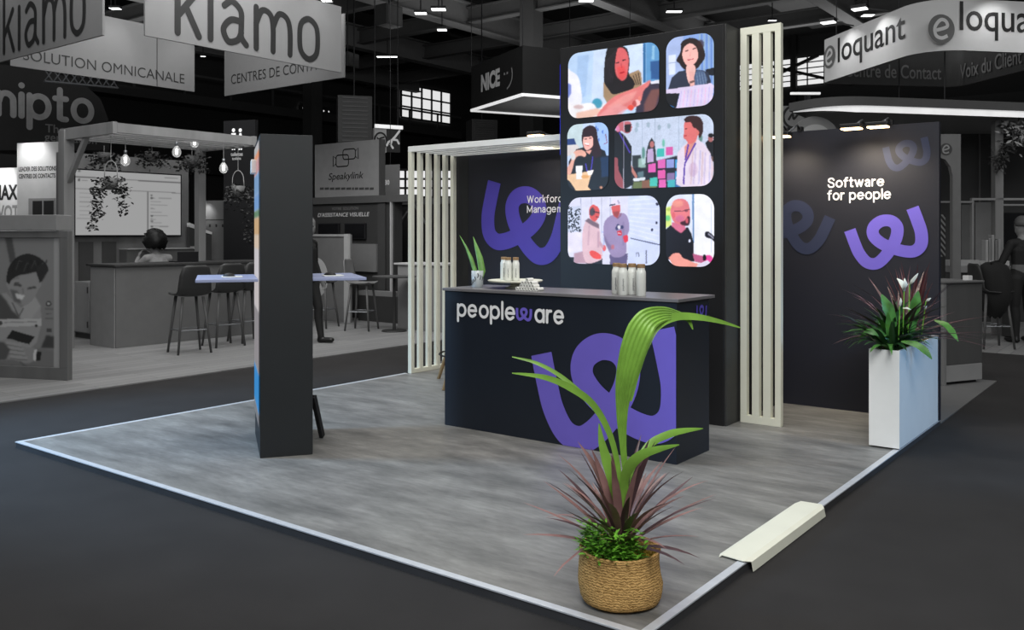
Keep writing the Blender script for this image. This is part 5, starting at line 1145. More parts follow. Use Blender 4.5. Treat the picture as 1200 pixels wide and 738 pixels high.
a = fT.uv(455, 231.5); b = fT.uv(455, 193); MB().fbox(fT, 0, fT.L, a[1], b[1], -.05, 0).build('panel', grey(120), t); MB().tube([fT.p(fT.L / 2, b[1], -.02), fT.p(fT.L / 2, 11.97, -.02)], .006, 6).build('cable', M_black, t)
mb = MB(); text_px(mb, fT, 'T30', 447.5, 217, 456.5, 210.5, bold=.05); mb.build('lettering', grey(235), t)
# bright grid window far behind the slats
M_day = mat('daylight_pane', (230, 230, 230), .5, emit=(255, 255, 255), strength=.75, var=0)
def lit_window(name, fr, u0, u1, v0, v1, nu, nv, bar=.05, xbrace=False):
    w = struct(MB().fbox(fr, u0, u1, v0, v1, -.06, -.03).build(name, M_day)); 
    mb = MB()
    for i in range(nu + 1): u = u0 + (u1 - u0) * i / nu; mb.fbox(fr, u - bar / 2, u + bar / 2, v0, v1, -.03, .05)
    for i in range(nv + 1): v = v0 + (v1 - v0) * i / nv; mb.fbox(fr, u0, u1, v - bar / 2, v + bar / 2, -.03, .04)
    if xbrace:
        m = (u0 + u1) / 2
        for a, b in (((u0, v1), (u1, v0)), ((u0, v0), (u1, v1))): mb.bar(fr.p(*a, .1), fr.p(*b, .1), .28, .28)
    mb.build('glazing_bars', grey(40), w); return w
fW = frame_px(467, 30, 560, 30); a = fW.uv(470, 231); b = fW.uv(470, 199); lit_window('window_4', fW, 0, fW.uv(540, 200)[0], a[1], b[1], 9, 3, .07)
# lightbox with wheel emblem and running figure
fL = frame_px(437, 22, 471, 22.4); t = thing('light_box', 'pictogram lightbox with a lamp tube above the rooftop sign', 'sign', fL.p(fL.L / 2, fL.uv(450, 178)[1], 0))
a = fL.uv(438.5, 178); b = fL.uv(453, 151); MB().fbox(fL, a[0], b[0], a[1], b[1], -.1, 0).build('panel', grey(150), t); c = fL.uv(453.5, 178); e = fL.uv(469, 151); MB().fbox(fL, c[0], e[0], c[1], e[1], -.1, 0).build('panel', grey(40), t)
u, v = fL.uv(446, 165); mb = MB(); mb.flat(fL, *ribbon([(u + .16 * cos(q), v + .2 * sin(q)) for q in np.linspace(0, 2 * pi, 33)[:-1]], .022, True), .004)
mb.flat(fL, *ribbon([(u - .1, v - .1), (u - .02, v + .06), (u + .1, v + .1)], .02), .006); mb.flat(fL, *ribbon([(u - .1, v + .08), (u + .02, v - .03), (u + .1, v - .1)], .02), .008); mb.build('emblem', M_mark, t)
u, v = fL.uv(462, 165); mb = MB()
for k, P in enumerate(([(-.06, .02), (.02, .1), (.1, .2)], [(-.02, .03), (.08, .02), (.12, -.06)], [(-.06, .02), (-.1, -.1), (-.04, -.18)], [(-.06, .02), (-.16, -.04), (-.2, -.12)], [(.1, .2), (.14, .26)])): mb.flat(fL, *ribbon([(u + x, v + y) for x, y in P], .028, cap=True), .004 + .0012 * k)
mb.build('figure', grey(225), t)
for q_ in (440, 467): MB().tube([fL.p(fL.uv(q_, 150)[0], b[1], -.05), fL.p(fL.uv(q_, 150)[0], 9.29, -.05)], .012, 6).build('rod', M_black, t)
a = fL.uv(438, 150); b = fL.uv(470, 148); MB().fbox(fL, a[0], b[0], a[1], b[1], .05, .12).build('tube_lamp', mat('soft_tube', (230, 230, 230), .4, emit=(255, 255, 255), strength=.55), t)
# ribbed hanging boxes
def ribbed(label, x0, x1, y0, y1, d, v):
    fr = frame_px(x0, d, x1, d * 1.01); a = fr.uv((x0 + x1) / 2, y1); b = fr.uv((x0 + x1) / 2, y0); t = thing('ribbed_duct', label, 'duct', fr.p(fr.L / 2, a[1], 0)); MB().fbox(fr, 0, fr.L, a[1], b[1], -.6, 0).build('box', grey(v), t)
    n = 11
    for k in range(n): z = a[1] + (b[1] - a[1]) * (k + .3) / n; MB().fbox(fr, .12, fr.L - .12, z, z + (b[1] - a[1]) * .3 / n, 0, .03).build('rib', grey(int(v * 1.35)), t)
    MB().tube([fr.p(fr.L / 2, b[1], -.3), fr.p(fr.L / 2, 11.97, -.3)], .02, 6).build('rod', M_black, t)
ribbed('tall grey ribbed box hanging above the rooftop sign', 396, 436, 112, 167, 24, 66); ribbed('dim ribbed box hanging below the NICE canopy', 553, 583, 140, 168, 26, 44)
# NICE canopy
def rot_lat(lat, d): return (RGT[0] * lat + FWD[0] * d, RGT[1] * lat + FWD[1] * d)
NE, LE, RE = (.232, 19.4), (-1.0, 21.9), (2.73, 20.63); FE = (LE[0] + RE[0] - NE[0], LE[1] + RE[1] - NE[1]); NP = [rot_lat(*q) for q in (LE, NE, RE, FE)]
t = thing('hanging_canopy', 'black box canopy hanging high with the word NICE and a smile mark', 'canopy', (*[(NP[0][i] + NP[2][i]) / 2 for i in (0, 1)], 4.5))
MB().prism(NP, 4.56, 5.6).build('box', mat('canopy_black', (26, 26, 26), .5), t); MB().prism(NP, 4.54, 4.559).build('soffit', grey(92), t)
for k in range(4):
    a, b = NP[k], NP[(k + 1) % 4]; MB().bar((*a, 4.53), (*b, 4.53), .05, .06).build('light_line', mat('light_line', (220, 220, 220), .4, emit=(255, 255, 255), strength=.55), t)
for q in NP: MB().tube([(*q, 5.6), (*q, 11.97)], .01, 6).build('cable', M_black, t)
fN = Frame(NP[0], (NP[1][0] - NP[0][0], NP[1][1] - NP[0][1])); mb = MB(); a = fN.uv(564, 106); e = fN.uv(586, 101); tp = fN.uv(575, 82)
text(mb, fN, 'NICE', a[0], (a[1] + e[1]) / 2 - .02, e[0] - a[0], .42, bold=.05, w=.006); mb.build('lettering', grey(178), t)
u, v = fN.uv(591, 93); mb = MB(); mb.flat(fN, *ribbon([(u + .06 + .36 * cos(q), v + .06 + .3 * sin(q)) for q in np.linspace(-1.35, .5, 14)], .022), .006)
for dx in (-.02, .13): mb.flat(fN, *ribbon([(u + dx, v + .12), (u + dx + .07, v + .12)], .028), .006)
mb.build('smile_mark', grey(120), t)
# ================================================================ NEIGHBOURING STANDS, RIGHT
struct(MB().box(-7.2, XR - .01, YB + .12, 10.45, HALL, HALL + .01).build('floor_grey', grey(100)))
struct(MB().box(-6, 9, 12.95, 22, HALL, HALL + .012).build('floor_wooden', M_plank))
# eloquant ring
rA, rB, rC = (5.56, 16.0), (6.06, 13.02), (8.72, 13.48); rD = (rA[0] + rC[0] - rB[0], rA[1] + rC[1] - rB[1])
def rounded(P, rr_, n=10):
    out = []; m = len(P)
    for i in range(m):
        r = rr_[i]; p = np.array(P[i]); a = np.array(P[i - 1]) - p; b = np.array(P[(i + 1) % m]) - p; a /= np.linalg.norm(a); b /= np.linalg.norm(b)
        s = p + a * r; e = p + b * r; c = s + b * r
        for k in range(n + 1):
            q = k / n * pi / 2; out.append(tuple(c - b * r * cos(q) - a * r * sin(q)) if True else None)
    return out
def ring_mesh(P, th, z0, z1):
    P = [np.array(p) for p in P]; m = len(P); cen = sum(P) / m; I = []
    for i in range(m):
        t_ = P[(i + 1) % m] - P[i - 1]; nn = np.array([-t_[1], t_[0]]); nn /= np.linalg.norm(nn) + 1e-9
        if nn @ (cen - P[i]) < 0: nn = -nn
        I.append(P[i] + nn * th)
    return P, I
OUT = [rot_lat(*q) for q in rounded([rA, rB, rC, rD], (.12, .6, .5, .3))]; Z0, Z1 = 4.2, 4.96
Pq, Iq = ring_mesh(OUT, .05, Z0, Z1); m = len(Pq)
t = thing('hanging_ring_sign', 'large rounded white ring sign hanging high and reading eloquant', 'sign', (*rot_lat(7.2, 14.8), Z0))
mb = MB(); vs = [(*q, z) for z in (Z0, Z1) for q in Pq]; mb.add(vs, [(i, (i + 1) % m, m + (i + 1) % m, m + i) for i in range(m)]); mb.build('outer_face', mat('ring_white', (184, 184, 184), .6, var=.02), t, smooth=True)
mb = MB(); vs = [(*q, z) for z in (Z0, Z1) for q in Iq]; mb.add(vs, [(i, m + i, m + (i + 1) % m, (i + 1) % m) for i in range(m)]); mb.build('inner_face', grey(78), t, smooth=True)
mb = MB(); 
for z in (Z0, Z1): k = len(mb.v); mb.v += [(*q, z) for q in Pq] + [(*q, z) for q in Iq]; mb.f += [(k + i, k + (i + 1) % m, k + m + (i + 1) % m, k + m + i) for i in range(m)]
mb.build('rim', grey(120), t)
for q in (rA, rB, rC, rD): c = rot_lat(q[0] + (7.3 - q[0]) * .12, q[1] + (14.8 - q[1]) * .12); MB().tube([(*c, Z1), (*c, 11.97)], .008, 6).build('cable', M_black, t)
def e_disc(fr, u, v, r, parent, w, dark=92, light=190):
    mb = MB(); mb.flat(fr, [(u + r * cos(q), v + r * sin(q)) for q in np.linspace(0, 2 * pi, 37)[:-1]], [tuple(range(36))], w); d = mb.build('emblem', grey(dark), parent)
    mb = MB(); mb.flat(fr, *ribbon(spline([(u - r * .45, v - r * .12), (u + r * .4, v + r * .16), (u + r * .3, v + r * .55), (u - r * .1, v + r * .6), (u - r * .5, v + r * .1), (u - r * .42, v - r * .45), (u, v - r * .62), (u + r * .45, v - r * .45)], 6), r * .12), w + .004); mb.build('emblem_letter', grey(light), d)
A2, B2, C2, D2 = [rot_lat(*q) for q in (rA, rB, rC, rD)]
fa = Frame(A2, (B2[0] - A2[0], B2[1] - A2[1])); fb = Frame(B2, (C2[0] - B2[0], C2[1] - B2[1]))
def sans(mb, fr, s, u0, v0, u1, xh, w, bold): text(mb, fr, s, u0, v0, u1 - u0, xh, w=w, bold=bold)
mb = MB(); a = fa.uv(982, 79); e = fa.uv(1061, 48); mb2 = mb
text(mb, fa, 'loquant', a[0], 4.33, e[0] - a[0], .56, w=.006, bold=.008); u, v = fa.uv(970.5, 66); e_disc(fa, max(u, .27), 4.62, .2, t, .006)
mb.build('lettering', M_mark, t); mb = MB(); a = fb.uv(1124.5, 47); text(mb, fb, 'loquant', a[0], 4.36, 1.62, .56, w=.006, bold=.008); mb.build('lettering', M_mark, t); u, v = fb.uv(1103, 34); e_disc(fb, u, v, .215, t, .006)
fi = Frame((A2[0] + .0, A2[1]), (D2[0] - A2[0], D2[1] - A2[1])); fj = Frame(D2, (C2[0] - D2[0], C2[1] - D2[1]))
mb = MB(); a = fi.uv(987, 88); e = fi.uv(1100, 94); text(mb, fi, 'Centre de Contact', a[0], 4.32, e[0] - a[0], .25, w=.075, bold=.01)
lab(mb.build('lettering', grey(150), t), 'grey lettering on the inner face'); mb = MB(); a = fj.uv(1129, 92); text(mb, fj, 'Voix du Client', a[0], 4.32, 1.55, .27, w=.075, bold=.01); lab(mb.build('lettering', grey(150), t), 'grey lettering on the inner face')
for (lat, d, tl, td) in ((5.32, 15.0, 5.75, 15.0), (5.5, 14.1, 5.9, 14.0), (7.1, 12.75, 7.15, 13.2), (8.1, 12.9, 8.15, 13.4)):
    q = rot_lat(lat, d); r_ = rot_lat(tl, td); h = thing('sign_spotlight', {5.32: 'left spotlight over the eloquant ring sign', 5.5: 'second spotlight from the left over the eloquant ring sign', 7.1: 'spotlight above the letters on the near face of the eloquant ring', 8.1: 'spotlight over the eloquant ring at the right picture edge'}[lat], 'spotlight', (*q, 5.03))
    MB().bar((*q, 5.08), (*r_, 5.0), .02).build('arm', M_black, h); MB().box(q[0] - .12, q[0] + .12, q[1] - .09, q[1] + .09, 5.06, 5.11).build('housing', M_black, h); MB().box(q[0] - .11, q[0] + .11, q[1] - .08, q[1] + .08, 5.045, 5.059).build('lens', mat('white_lens', (255, 255, 255), .4, emit=(255, 255, 255), strength=1.6), h)
    glow(*q, 5.03, *r_, 4.2, 26, 110, .05)
# canopy of the eloquant stand
cp = [(4.07, 13.1), (4.34, 12.62), (4.77, 12.45), (5.5, 12.58), (11, 13.85), (11, 16), (5.7, 15.6)]
CP = [rot_lat(*q) for q in cp]
t = thing('stand_canopy', 'dark rounded stand canopy with a bright lit edge under the eloquant ring', 'canopy', (*rot_lat(7.5, 14.5), 3.2))
OUTC = spline([CP[0], CP[1], CP[2], CP[3]], 8) + [CP[4], CP[5], CP[6]]
MB().prism(OUTC, 3.3, 3.42).build('roof', grey(70), t); edge = OUTC[:len(OUTC) - 2]
mb = MB(); k = 0
IN = [(x + (rot_lat(7.5, 14.4)[0] - x) * .02, y + (rot_lat(7.5, 14.4)[1] - y) * .02) for x, y in edge]
for i, ((x, y), h) in enumerate(zip(IN, np.linspace(.01, .17, len(IN)))): hh = .01 + .085 * min(1, i / 16); mb.v += [(x, y, 3.299), (x, y, 3.299 - hh)]
mb.f = [(2 * i, 2 * i + 1, 2 * i + 3, 2 * i + 2) for i in range(len(IN) - 1)]
mb.build('lit_edge', mat('lit_edge', (230, 230, 230), .4, emit=(255, 255, 255), strength=.42), t)
MB().prism([(x + (rot_lat(7.5, 14.4)[0] - x) * .08, y + (rot_lat(7.5, 14.4)[1] - y) * .08) for x, y in OUTC], 3.24, 3.3).build('soffit', grey(120), t)
for q in ((6.6, 13.6), (10, 14.2), (10, 15.6), (6.6, 15.2)): c = rot_lat(*q); MB().tube([(*c, 3.42), (*c, 11.97)], .008, 6).build('cable', M_black, t)
# white stand wall with the round arch lamp
fe = frame_px(905, 17.5, 1071, 17.5); ue = lambda x: fe.uv(x, 150)[0]; ve = lambda y: fe.uv(990, y)[1]
t = thing('stand_wall', 'pale grey stand wall with small lettering behind the Software for people wall', 'wall', fe.p(fe.L / 2, HALL, 0))
MB().fbox(fe, 0, ue(1070), HALL + .005, ve(131), -.1, 0).build('panel', grey(96), t); MB().fbox(fe, ue(976), ue(1006), ve(136), ve(127), 0, .02).build('upper_panel', grey(66), t)
mb = MB(); text_px(mb, fe, 'eloquant', 1022, 151, 1064, 140.5, bold=.01, w=.004); mb.build('lettering', grey(48), t)
fh = frame_px(914, 16.6, 943, 16.6); t = thing('emblem_sign', 'grey sign panel with a large ringed letter emblem under a lamp tube', 'sign', fh.p(fh.L / 2, HALL, 0))
a = fh.uv(914, 160); b = fh.uv(942, 124); MB().fbox(fh, a[0], b[0], HALL + .005, b[1], -.08, 0).build('panel', grey(120), t); u, v = fh.uv(930, 137); r = .19
mb = MB(); mb.flat(fh, *ribbon([(u + r * cos(q), v + r * 1.05 * sin(q)) for q in np.linspace(.5, 5.6, 30)], .022, cap=True), .004); mb.flat(fh, *ribbon(spline([(u - .1, v - .06), (u - .02, v + .06), (u + .0, v - .04), (u + .1, v + .08)], 5), .02), .006); mb.build('emblem', M_mark, t)
a = fh.uv(922, 113); b = fh.uv(956, 110.5); MB().fbox(fh, a[0], b[0], a[1], b[1], .2, .26).build('tube_lamp', mat('soft_tube', (230, 230, 230), .4, emit=(255, 255, 255), strength=.55), t); MB().fbox(fh, .45, .5, b[1] - .2, b[1], .0, .2).build('bracket', M_black, t)
fr_ = frame_px(922, 13.0, 990, 13.0); u, v = fr_.uv(955, 166); t = thing('arch_display', 'pale round arch display with a ring and dark centre peeking over the right wall', 'display', fr_.p(u, HALL, 0))
for r0, r1, g_, w1 in ((.0, .37, 128, .0), (.0, .25, 170, .03), (.0, .13, 50, .04)):
    mb = MB(); mb.flat(fr_, [(u + r1 * cos(q), v + r1 * sin(q)) for q in np.linspace(0, 2 * pi, 49)[:-1]], [tuple(range(48))], w1 - .03, w1); mb.build('disc', grey(g_), t)
MB().fbox(fr_, u - .04, u + .04, HALL, v - .36, -.05, 0).build('pole', M_steel, t); MB().fbox(fr_, u - .25, u + .25, HALL, HALL + .03, -.2, .15).build('base', grey(60), t)
# arched panel with emblem
fA = frame_px(1070, 12.4, 1126, 12.4); t = thing('arched_panel', 'grey arched panel with a round letter emblem right of the Software for people wall', 'panel', fA.p(fA.L / 2, HALL, 0))
P = [fA.uv(1126, 470), fA.uv(1126, 157), fA.uv(1072, 157), fA.uv(1072, 184), fA.uv(1100, 184), fA.uv(1108, 187), fA.uv(1114, 195), fA.uv(1116.5, 206), fA.uv(1116.5, 470)]
P = [(u, max(v, HALL)) for u, v in P]; mb = MB(); mb.flat(fA, P, [(0, 1, 7, 8), (1, 2, 3, 4, 5, 6, 7)], -.08, 0); mb.build('arch', grey(98), t); u, v = fA.uv(1108.5, 175); e_disc(fA, u, v, .085, t, .004, 52, 130)
MB().fbox(fA, fA.uv(1085, 200)[0], fA.uv(1116.5, 200)[0], HALL, fA.uv(1110, 184)[1], -.5, -.45).build('dark_backing', grey(28), t)
t = thing('striped_board', 'small board with black and white diagonal stripes in the grey arch', 'board', fA.p(fA.uv(1108, 300)[0], fA.uv(1108, 300)[1], -.2))
a = fA.uv(1096, 301); b = fA.uv(1116, 251); MB().fbox(fA, a[0], b[0], HALL, b[1], -.24, -.2).build('board', grey(40), t); mb = MB()
for k in range(-3, 8):
    v_ = a[1] + (b[1] - a[1]) * k / 7; dv = (b[0] - a[0]) * 1.25; h = .038
    mb.flat(fA, [(a[0], v_ + dv), (a[0], v_ + dv + h), (b[0], v_ + h), (b[0], v_)], [(0, 3, 2, 1)], -.198)
mb = clip_mb(mb, [((0, 0, a[1]), (0, 0, 1)), ((0, 0, b[1]), (0, 0, -1))]); mb.build('stripes', grey(128), t)
# dark stand wall at the right, post, rails, shelf
fD = frame_px(1070, 15.5, 1215, 15.5); ud = lambda x: fD.uv(x, 200)[0]; vd_ = lambda y: fD.uv(1150, y)[1]
t = thing('stand_wall', 'tall dark wall of the stand at the right picture edge', 'wall', fD.p(fD.L / 2, HALL, 0))
MB().fbox(fD, -.2, fD.L + 2, HALL + .013, 3.3, -.1, 0).build('panel', grey(56), t); MB().fbox(fD, ud(1146.5), ud(1148.5), HALL + .02, 3.3, 0, .02).build('seam', grey(88), t)
MB().fbox(fD, ud(1126), ud(1140), .9, vd_(240), 0, .03).build('pale_panel', grey(92), t); MB().fbox(fD, ud(1142), ud(1168), .9, vd_(237), 0, .03).build('pale_panel', grey(118), t)
fP = frame_px(1100, 13.4, 1215, 13.4); up = lambda x: fP.uv(x, 200)[0]; vp = lambda y: fP.uv(1150, y)[1]
t = thing('trellis', 'grey wooden post and rail trellis at the right picture edge with a plant on it', 'frame', fP.p(up(1171), HALL, 0))
MB().fbox(fP, up(1166.5), up(1176), HALL + .013, 3.2, -.12, 0).build('post', wood_grey(118), t); MB().fbox(fP, up(1139), up(1216), vp(234.5), vp(232), -.06, 0).build('rail', grey(128), t); MB().fbox(fP, up(1176), up(1216), vp(241), vp(239), -.06, 0).build('rail', grey(120), t)
MB().fbox(fP, up(1139), up(1141.5), HALL + .013, vp(234.5), -.06, 0).build('upright', grey(120), t); MB().fbox(fP, up(1100), up(1139), vp(237.5), vp(235.5), -.06, 0).build('rail', grey(120), t)
X, Y, _ = fP.p(up(1181), 0, .12); Z = zz(165, 13.3); t = thing('climbing_plant', 'light and dark leafy plant hanging on the wooden post at the right edge', 'hanging plant', (X, Y, Z))
MB().tube([(X, Y, Z - .1), (X + .02, Y, Z + .28), (X - .05, Y + .12, Z + .3)], .012, 6).build('stem', grey(60), t)
for (nm, g_, n, spread) in (('foliage', 36, 150, ((-.16, -.22), (-.05, -.1), (.1, .02), (.0, .15), (-.2, -.3))), ('pale_foliage', 150, 80, ((.1, .2), (.2, .1), (-.1, .25), (.2, .25), (.12, -.05)))):
    mb = MB(); rr = random.Random(g_)
    for k in range(n):
        c = spread[k % 5]; s = c[0] + rr.gauss(0, .07); q = Vector((X + RGT[0] * s, Y + RGT[1] * s, Z + c[1] + rr.gauss(0, .08))); dv = Vector((rr.uniform(-1, 1), rr.uniform(-1, 1), rr.uniform(-1, .6))).normalized() * rr.uniform(.06, .12)
        mb.leaf([q, q + dv * .5, q + dv], [.004, .04, .002], (-FWD[0], -FWD[1], .5), .1)
    mb.build(nm, grey(g_), t)
t = thing('display_shelf', 'pale shelf carrying upright packs left of the standing person', 'shelf', fP.p(up(1155), .8, .2))
MB().fbox(fP, up(1100), up(1178), vp(318), vp(311), .0, .42).build('top', grey(120), t, bevel=.004); MB().fbox(fP, up(1100), up(1176), vp(326), vp(318.5), .02, .36).build('apron', grey(62), t)
for x in (1105, 1172): MB().fbox(fP, up(x), up(x) + .06, HALL + .013, vp(326), .05, .3).build('leg', grey(70), t)
MB().fbox(fP, up(1145), up(1171), vp(310.5), vp(305), .02, .28).build('plinth', grey(190), t, bevel=.003)
MB().fbox(fP, up(1100), up(1136), vp(310.8), vp(304), .05, .3).build('tray', grey(150), t, bevel=.004)
packs = [(1147, 281, 150), (1150.5, 279, 120), (1154, 275, 138), (1158, 281, 108), (1161.5, 280, 132)]
for k, (x, y, g_) in enumerate(packs):
    o = MB().fbox(fP, up(x), up(x + 3.0), vp(304.8), vp(y), .08, .2).build('upright_pack', grey(g_), bevel=.006)
    tag(o, ['upright pale pack at the left end of the shelf row', 'second upright pack on the shelf, darker than its left neighbour', 'tallest upright pack in the middle of the shelf row', 'fourth upright pack on the shelf, the darkest one', 'upright pack at the right end of the shelf row'][k], 'pack', 'packs standing on the pale shelf')
fM = frame_px(1170, 13.9, 1215, 13.9); t = thing('wall_screen', 'black screen behind the head of the standing person', 'monitor', fM.p(.3, fM.uv(1180, 291)[1], 0)); a = fM.uv(1170, 291); b = fM.uv(1214, 248)
MB().fbox(fM, a[0], b[0], a[1], b[1], -.06, 0).build('casing', grey(34), t, bevel=.004); MB().fbox(fM, a[0] + .02, b[0] - .02, a[1] + .02, b[1] - .02, 0, .003).build('glass', M_blackgloss, t)
MB().fbox(fM, b[0] - .1, b[0] - .02, HALL + .013, a[1], -.06, -.02).build('stand_pole', grey(40), t)
# dark wooden kiosk
fKi = frame_px(1108.5, 9.0, 1151, 9.22); t = thing('kiosk', 'dark grained kiosk with a pale base standing right of the trough planter', 'kiosk', fKi.p(fKi.L / 2, HALL, -.2))
MB().fbox(fKi, 0, fKi.L, .17, 1.0, -.45, 0).build('body', wood_grey(74), t, bevel=.004); MB().fbox(fKi, 0, fKi.L, HALL + .04, .168, -.45, .0).build('base', grey(138), t, bevel=.003); MB().fbox(fKi, -.04, -.002, HALL + .01, 1.0, -.45, .01).build('side_panel', grey(118), t, bevel=.003); MB().fbox(fKi, -.05, fKi.L + .01, 1.0, 1.02, -.47, .02).build('top', grey(96), t, bevel=.003); MB().fbox(fKi, .03, fKi.L - .03, HALL + .01, HALL + .04, -.42, -.05).build('foot', grey(30), t)
a = fKi.uv(1138, 329); tag(MB().fbox(fKi, a[0], a[0] + .06, 1.0205, 1.07, -.1, -.03).build('card_box', grey(200), bevel=.003), 'small white box standing on the dark kiosk', 'box')
# stool with a black coat
x, y = atD(1162, 12.0); dup(s0, (x, y, HALL + .0125), .6, 'bar stool under a black coat beside the standing person', None).__delitem__('group')
mb = MB(); n = 22; rows = []
for i, (r, z) in enumerate(((.02, 1.14), (.08, 1.14), (.15, 1.1), (.19, 1.02), (.21, .9), (.22, .78), (.2, .66), (.16, .55), (.1, .47), (.06, .42))):
    for j in range(n):
        a = 2 * pi * j / n; q = r * (1 + .12 * sin(3 * a + i * .5) + .06 * sin(7 * a)); rows.append((x + q * cos(a) + .05 * i / 9, y + q * sin(a), z + HALL + .02 * sin(5 * a)))
mb.add(rows, [(i * n + j, i * n + (j + 1) % n, (i + 1) * n + (j + 1) % n, (i + 1) * n + j) for i in range(9) for j in range(n)] + [tuple(range(n))])
tag(mb.build('coat', grey(20, .9), smooth=True), 'black coat hung over the stool left of the standing person', 'coat')

# ================================================================ PEOPLE
def person(label, loc, rz, pose, colors, hair_style, extra=None):
    """one continuous skinned body; pose gives joint positions, colours are chosen by limb"""
    t = thing('person', label, 'person', loc, rz); M = Matrix.Translation(loc) @ Matrix.Rotation(rz, 4, 'Z')
    V = []; E = []; R_ = []; T = []
    def J(p, r, par, tagn):
        V.append(Vector(p)); R_.append(r); 
        if par is not None: E.append((par, len(V) - 1)); T.append(tagn)
        return len(V) - 1
    P = pose
    pel = J(P['pelvis'], (.165, .115), None, None); sp = J(P['spine'], (.15, .11), pel, 'belly'); ch = J(P['chest'], (.17, .12), sp, 'top'); nk0 = J(P['collar'], (.09, .075), ch, 'top'); nk = J(P['neck'], (.055, .055), nk0, 'skin')
    h1 = J(Vector(P['head']) + Vector((.008, 0, .0)), (.08, .09), nk, 'skin'); h2 = J(Vector(P['head']) + Vector((.0, 0, .11)), (.09, .1), h1, 'skin'); nz = J(Vector(P['head']) + Vector((.098, 0, .035)), (.014, .016), h1, 'skin')
    for s in ('l', 'r'):
        y = 1 if s == 'l' else -1
        ear = J(Vector(P['head']) + Vector((-.005, y * .083, .04)), (.014, .02), h1, 'skin')
        cl_ = J(Vector(P['collar']).lerp(Vector(P['sh_' + s]), .45) + Vector((0, 0, -.02)), (.07, .075), ch, 'top'); sh = J(P['sh_' + s], (.058, .062), cl_, 'top'); el = J(P['el_' + s], (.05, .048), sh, 'top'); wr = J(P['wr_' + s], (.03, .034), el, 'top')
        wv = (Vector(P['wr_' + s]) - Vector(P['el_' + s])).normalized(); sd = wv.cross(Vector((0, y, .01))).normalized() if abs(wv.y) < .9 else Vector((1, 0, 0))
        pm = J(Vector(P['wr_' + s]) + wv * .05, (.017, .036), wr, 'skin'); pm2 = J(Vector(P['wr_' + s]) + wv * .09, (.015, .038), pm, 'skin')
        cur = Vector((0, -y, 0)) if abs(wv.y) < .8 else Vector((0, 0, -1))
        for k, ln in enumerate((.068, .078, .074, .058)):
            o = sd * (.027 - .018 * k); b = Vector(P['wr_' + s]) + wv * .1 + o; f1_ = J(b, (.009, .009), pm2, 'skin'); f2_ = J(b + wv * ln * .5 + cur * .008, (.0085, .0085), f1_, 'skin'); J(b + wv * ln * .92 + cur * .03, (.0075, .0075), f2_, 'skin')
        tb = J(Vector(P['wr_' + s]) + wv * .045 + sd * .04, (.011, .011), pm, 'skin'); J(Vector(P['wr_' + s]) + wv * .085 + sd * .055 + cur * .015, (.009, .009), tb, 'skin')
        hp = J(P['hp_' + s], (.095, .1), pel, 'bottom'); kn = J(P['kn_' + s], (.062, .064), hp, 'bottom'); cf = J(Vector(P['kn_' + s]).lerp(Vector(P['an_' + s]), .35) + Vector((-.015, 0, 0)), (.058, .06), kn, 'bottom'); an = J(P['an_' + s], (.042, .046), cf, 'bottom')
        an2 = J(Vector(P['an_' + s]) + Vector((-.02, 0, -.045)), (.042, .038), an, 'shoe'); J(Vector(P['toe_' + s]) + Vector((0, 0, .012)), (.045, .036), an2, 'shoe')
    mb = MB(); NS = 14
    def ring(c, t_, r):
        sd = Vector((0, 1, 0)) - t_ * t_.y
        if sd.length < .25: sd = Vector((1, 0, 0)) - t_ * t_.x
        sd.normalize(); fw_ = t_.cross(sd)
        return [c + sd * (r[0] * cos(2 * pi * q / NS)) + fw_ * (r[1] * sin(2 * pi * q / NS)) for q in range(NS)]
    def capsule(a, ra, b, rb):        # tapered limb segment with rounded ends
        t_ = (b - a); L_ = t_.length; t_ = t_ / L_; rows = []
        for th in (-80, -55, -28): rows.append(ring(a + t_ * (min(ra) * sin(math.radians(th))), t_, [q * cos(math.radians(th)) for q in ra]))
        for q in (0, .33, .66, 1): rows.append(ring(a.lerp(b, q), t_, [ra[k] + (rb[k] - ra[k]) * q for k in (0, 1)]))
        for th in (28, 55, 80): rows.append(ring(b + t_ * (min(rb) * sin(math.radians(th))), t_, [q * cos(math.radians(th)) for q in rb]))
        vs = [v for r0 in rows for v in r0]; m_ = len(rows)
        mb.add(vs, [(i_ * NS + q, i_ * NS + (q + 1) % NS, (i_ + 1) * NS + (q + 1) % NS, (i_ + 1) * NS + q) for i_ in range(m_ - 1) for q in range(NS)] + [tuple(range(NS))[::-1], tuple((m_ - 1) * NS + q for q in range(NS))])
    for (a, b), tg in zip(E, T): capsule(V[a], R_[a], V[b], R_[b])
    me = bpy.data.meshes.new('body_hull'); me.from_pydata([tuple(v) for v in mb.v], [], mb.f); o = bpy.data.objects.new('body_hull', me); C.objects.link(o)
    md = o.modifiers.new('Remesh', 'REMESH'); md.mode = 'VOXEL'; md.voxel_size = .0075; md.use_smooth_shade = True
    ms = o.modifiers.new('Smooth', 'SMOOTH'); ms.factor = .5; ms.iterations = 5
    dg = bpy.context.evaluated_depsgraph_get(); new = bpy.data.meshes.new_from_object(o.evaluated_get(dg)); bpy.data.objects.remove(o)
    names = ['skin', 'top', 'belly', 'bottom', 'shoe']; new.materials.clear()
    for n_ in names: new.materials.append(colors[n_])
    segs = [(V[a], V[b], names.index(tg)) for (a, b), tg in zip(E, T)]
    for pl_ in new.polygons:
        c = pl_.center; best = 1e9
        for a, b, k in segs:
            ab = b - a; q = max(0, min(1, (c - a).dot(ab) / ab.length_squared)); dd = (c - (a + ab * q)).length
            if dd < best: best = dd; pl_.material_index = k
        pl_.use_smooth = True
    b = bpy.data.objects.new('body', new); C.objects.link(b); b.parent = t
    H = Vector(P['head']); mb = MB(); hc = H + Vector((-.012, 0, .098))
    n = 20; m_ = 10; vs = []; fs = []
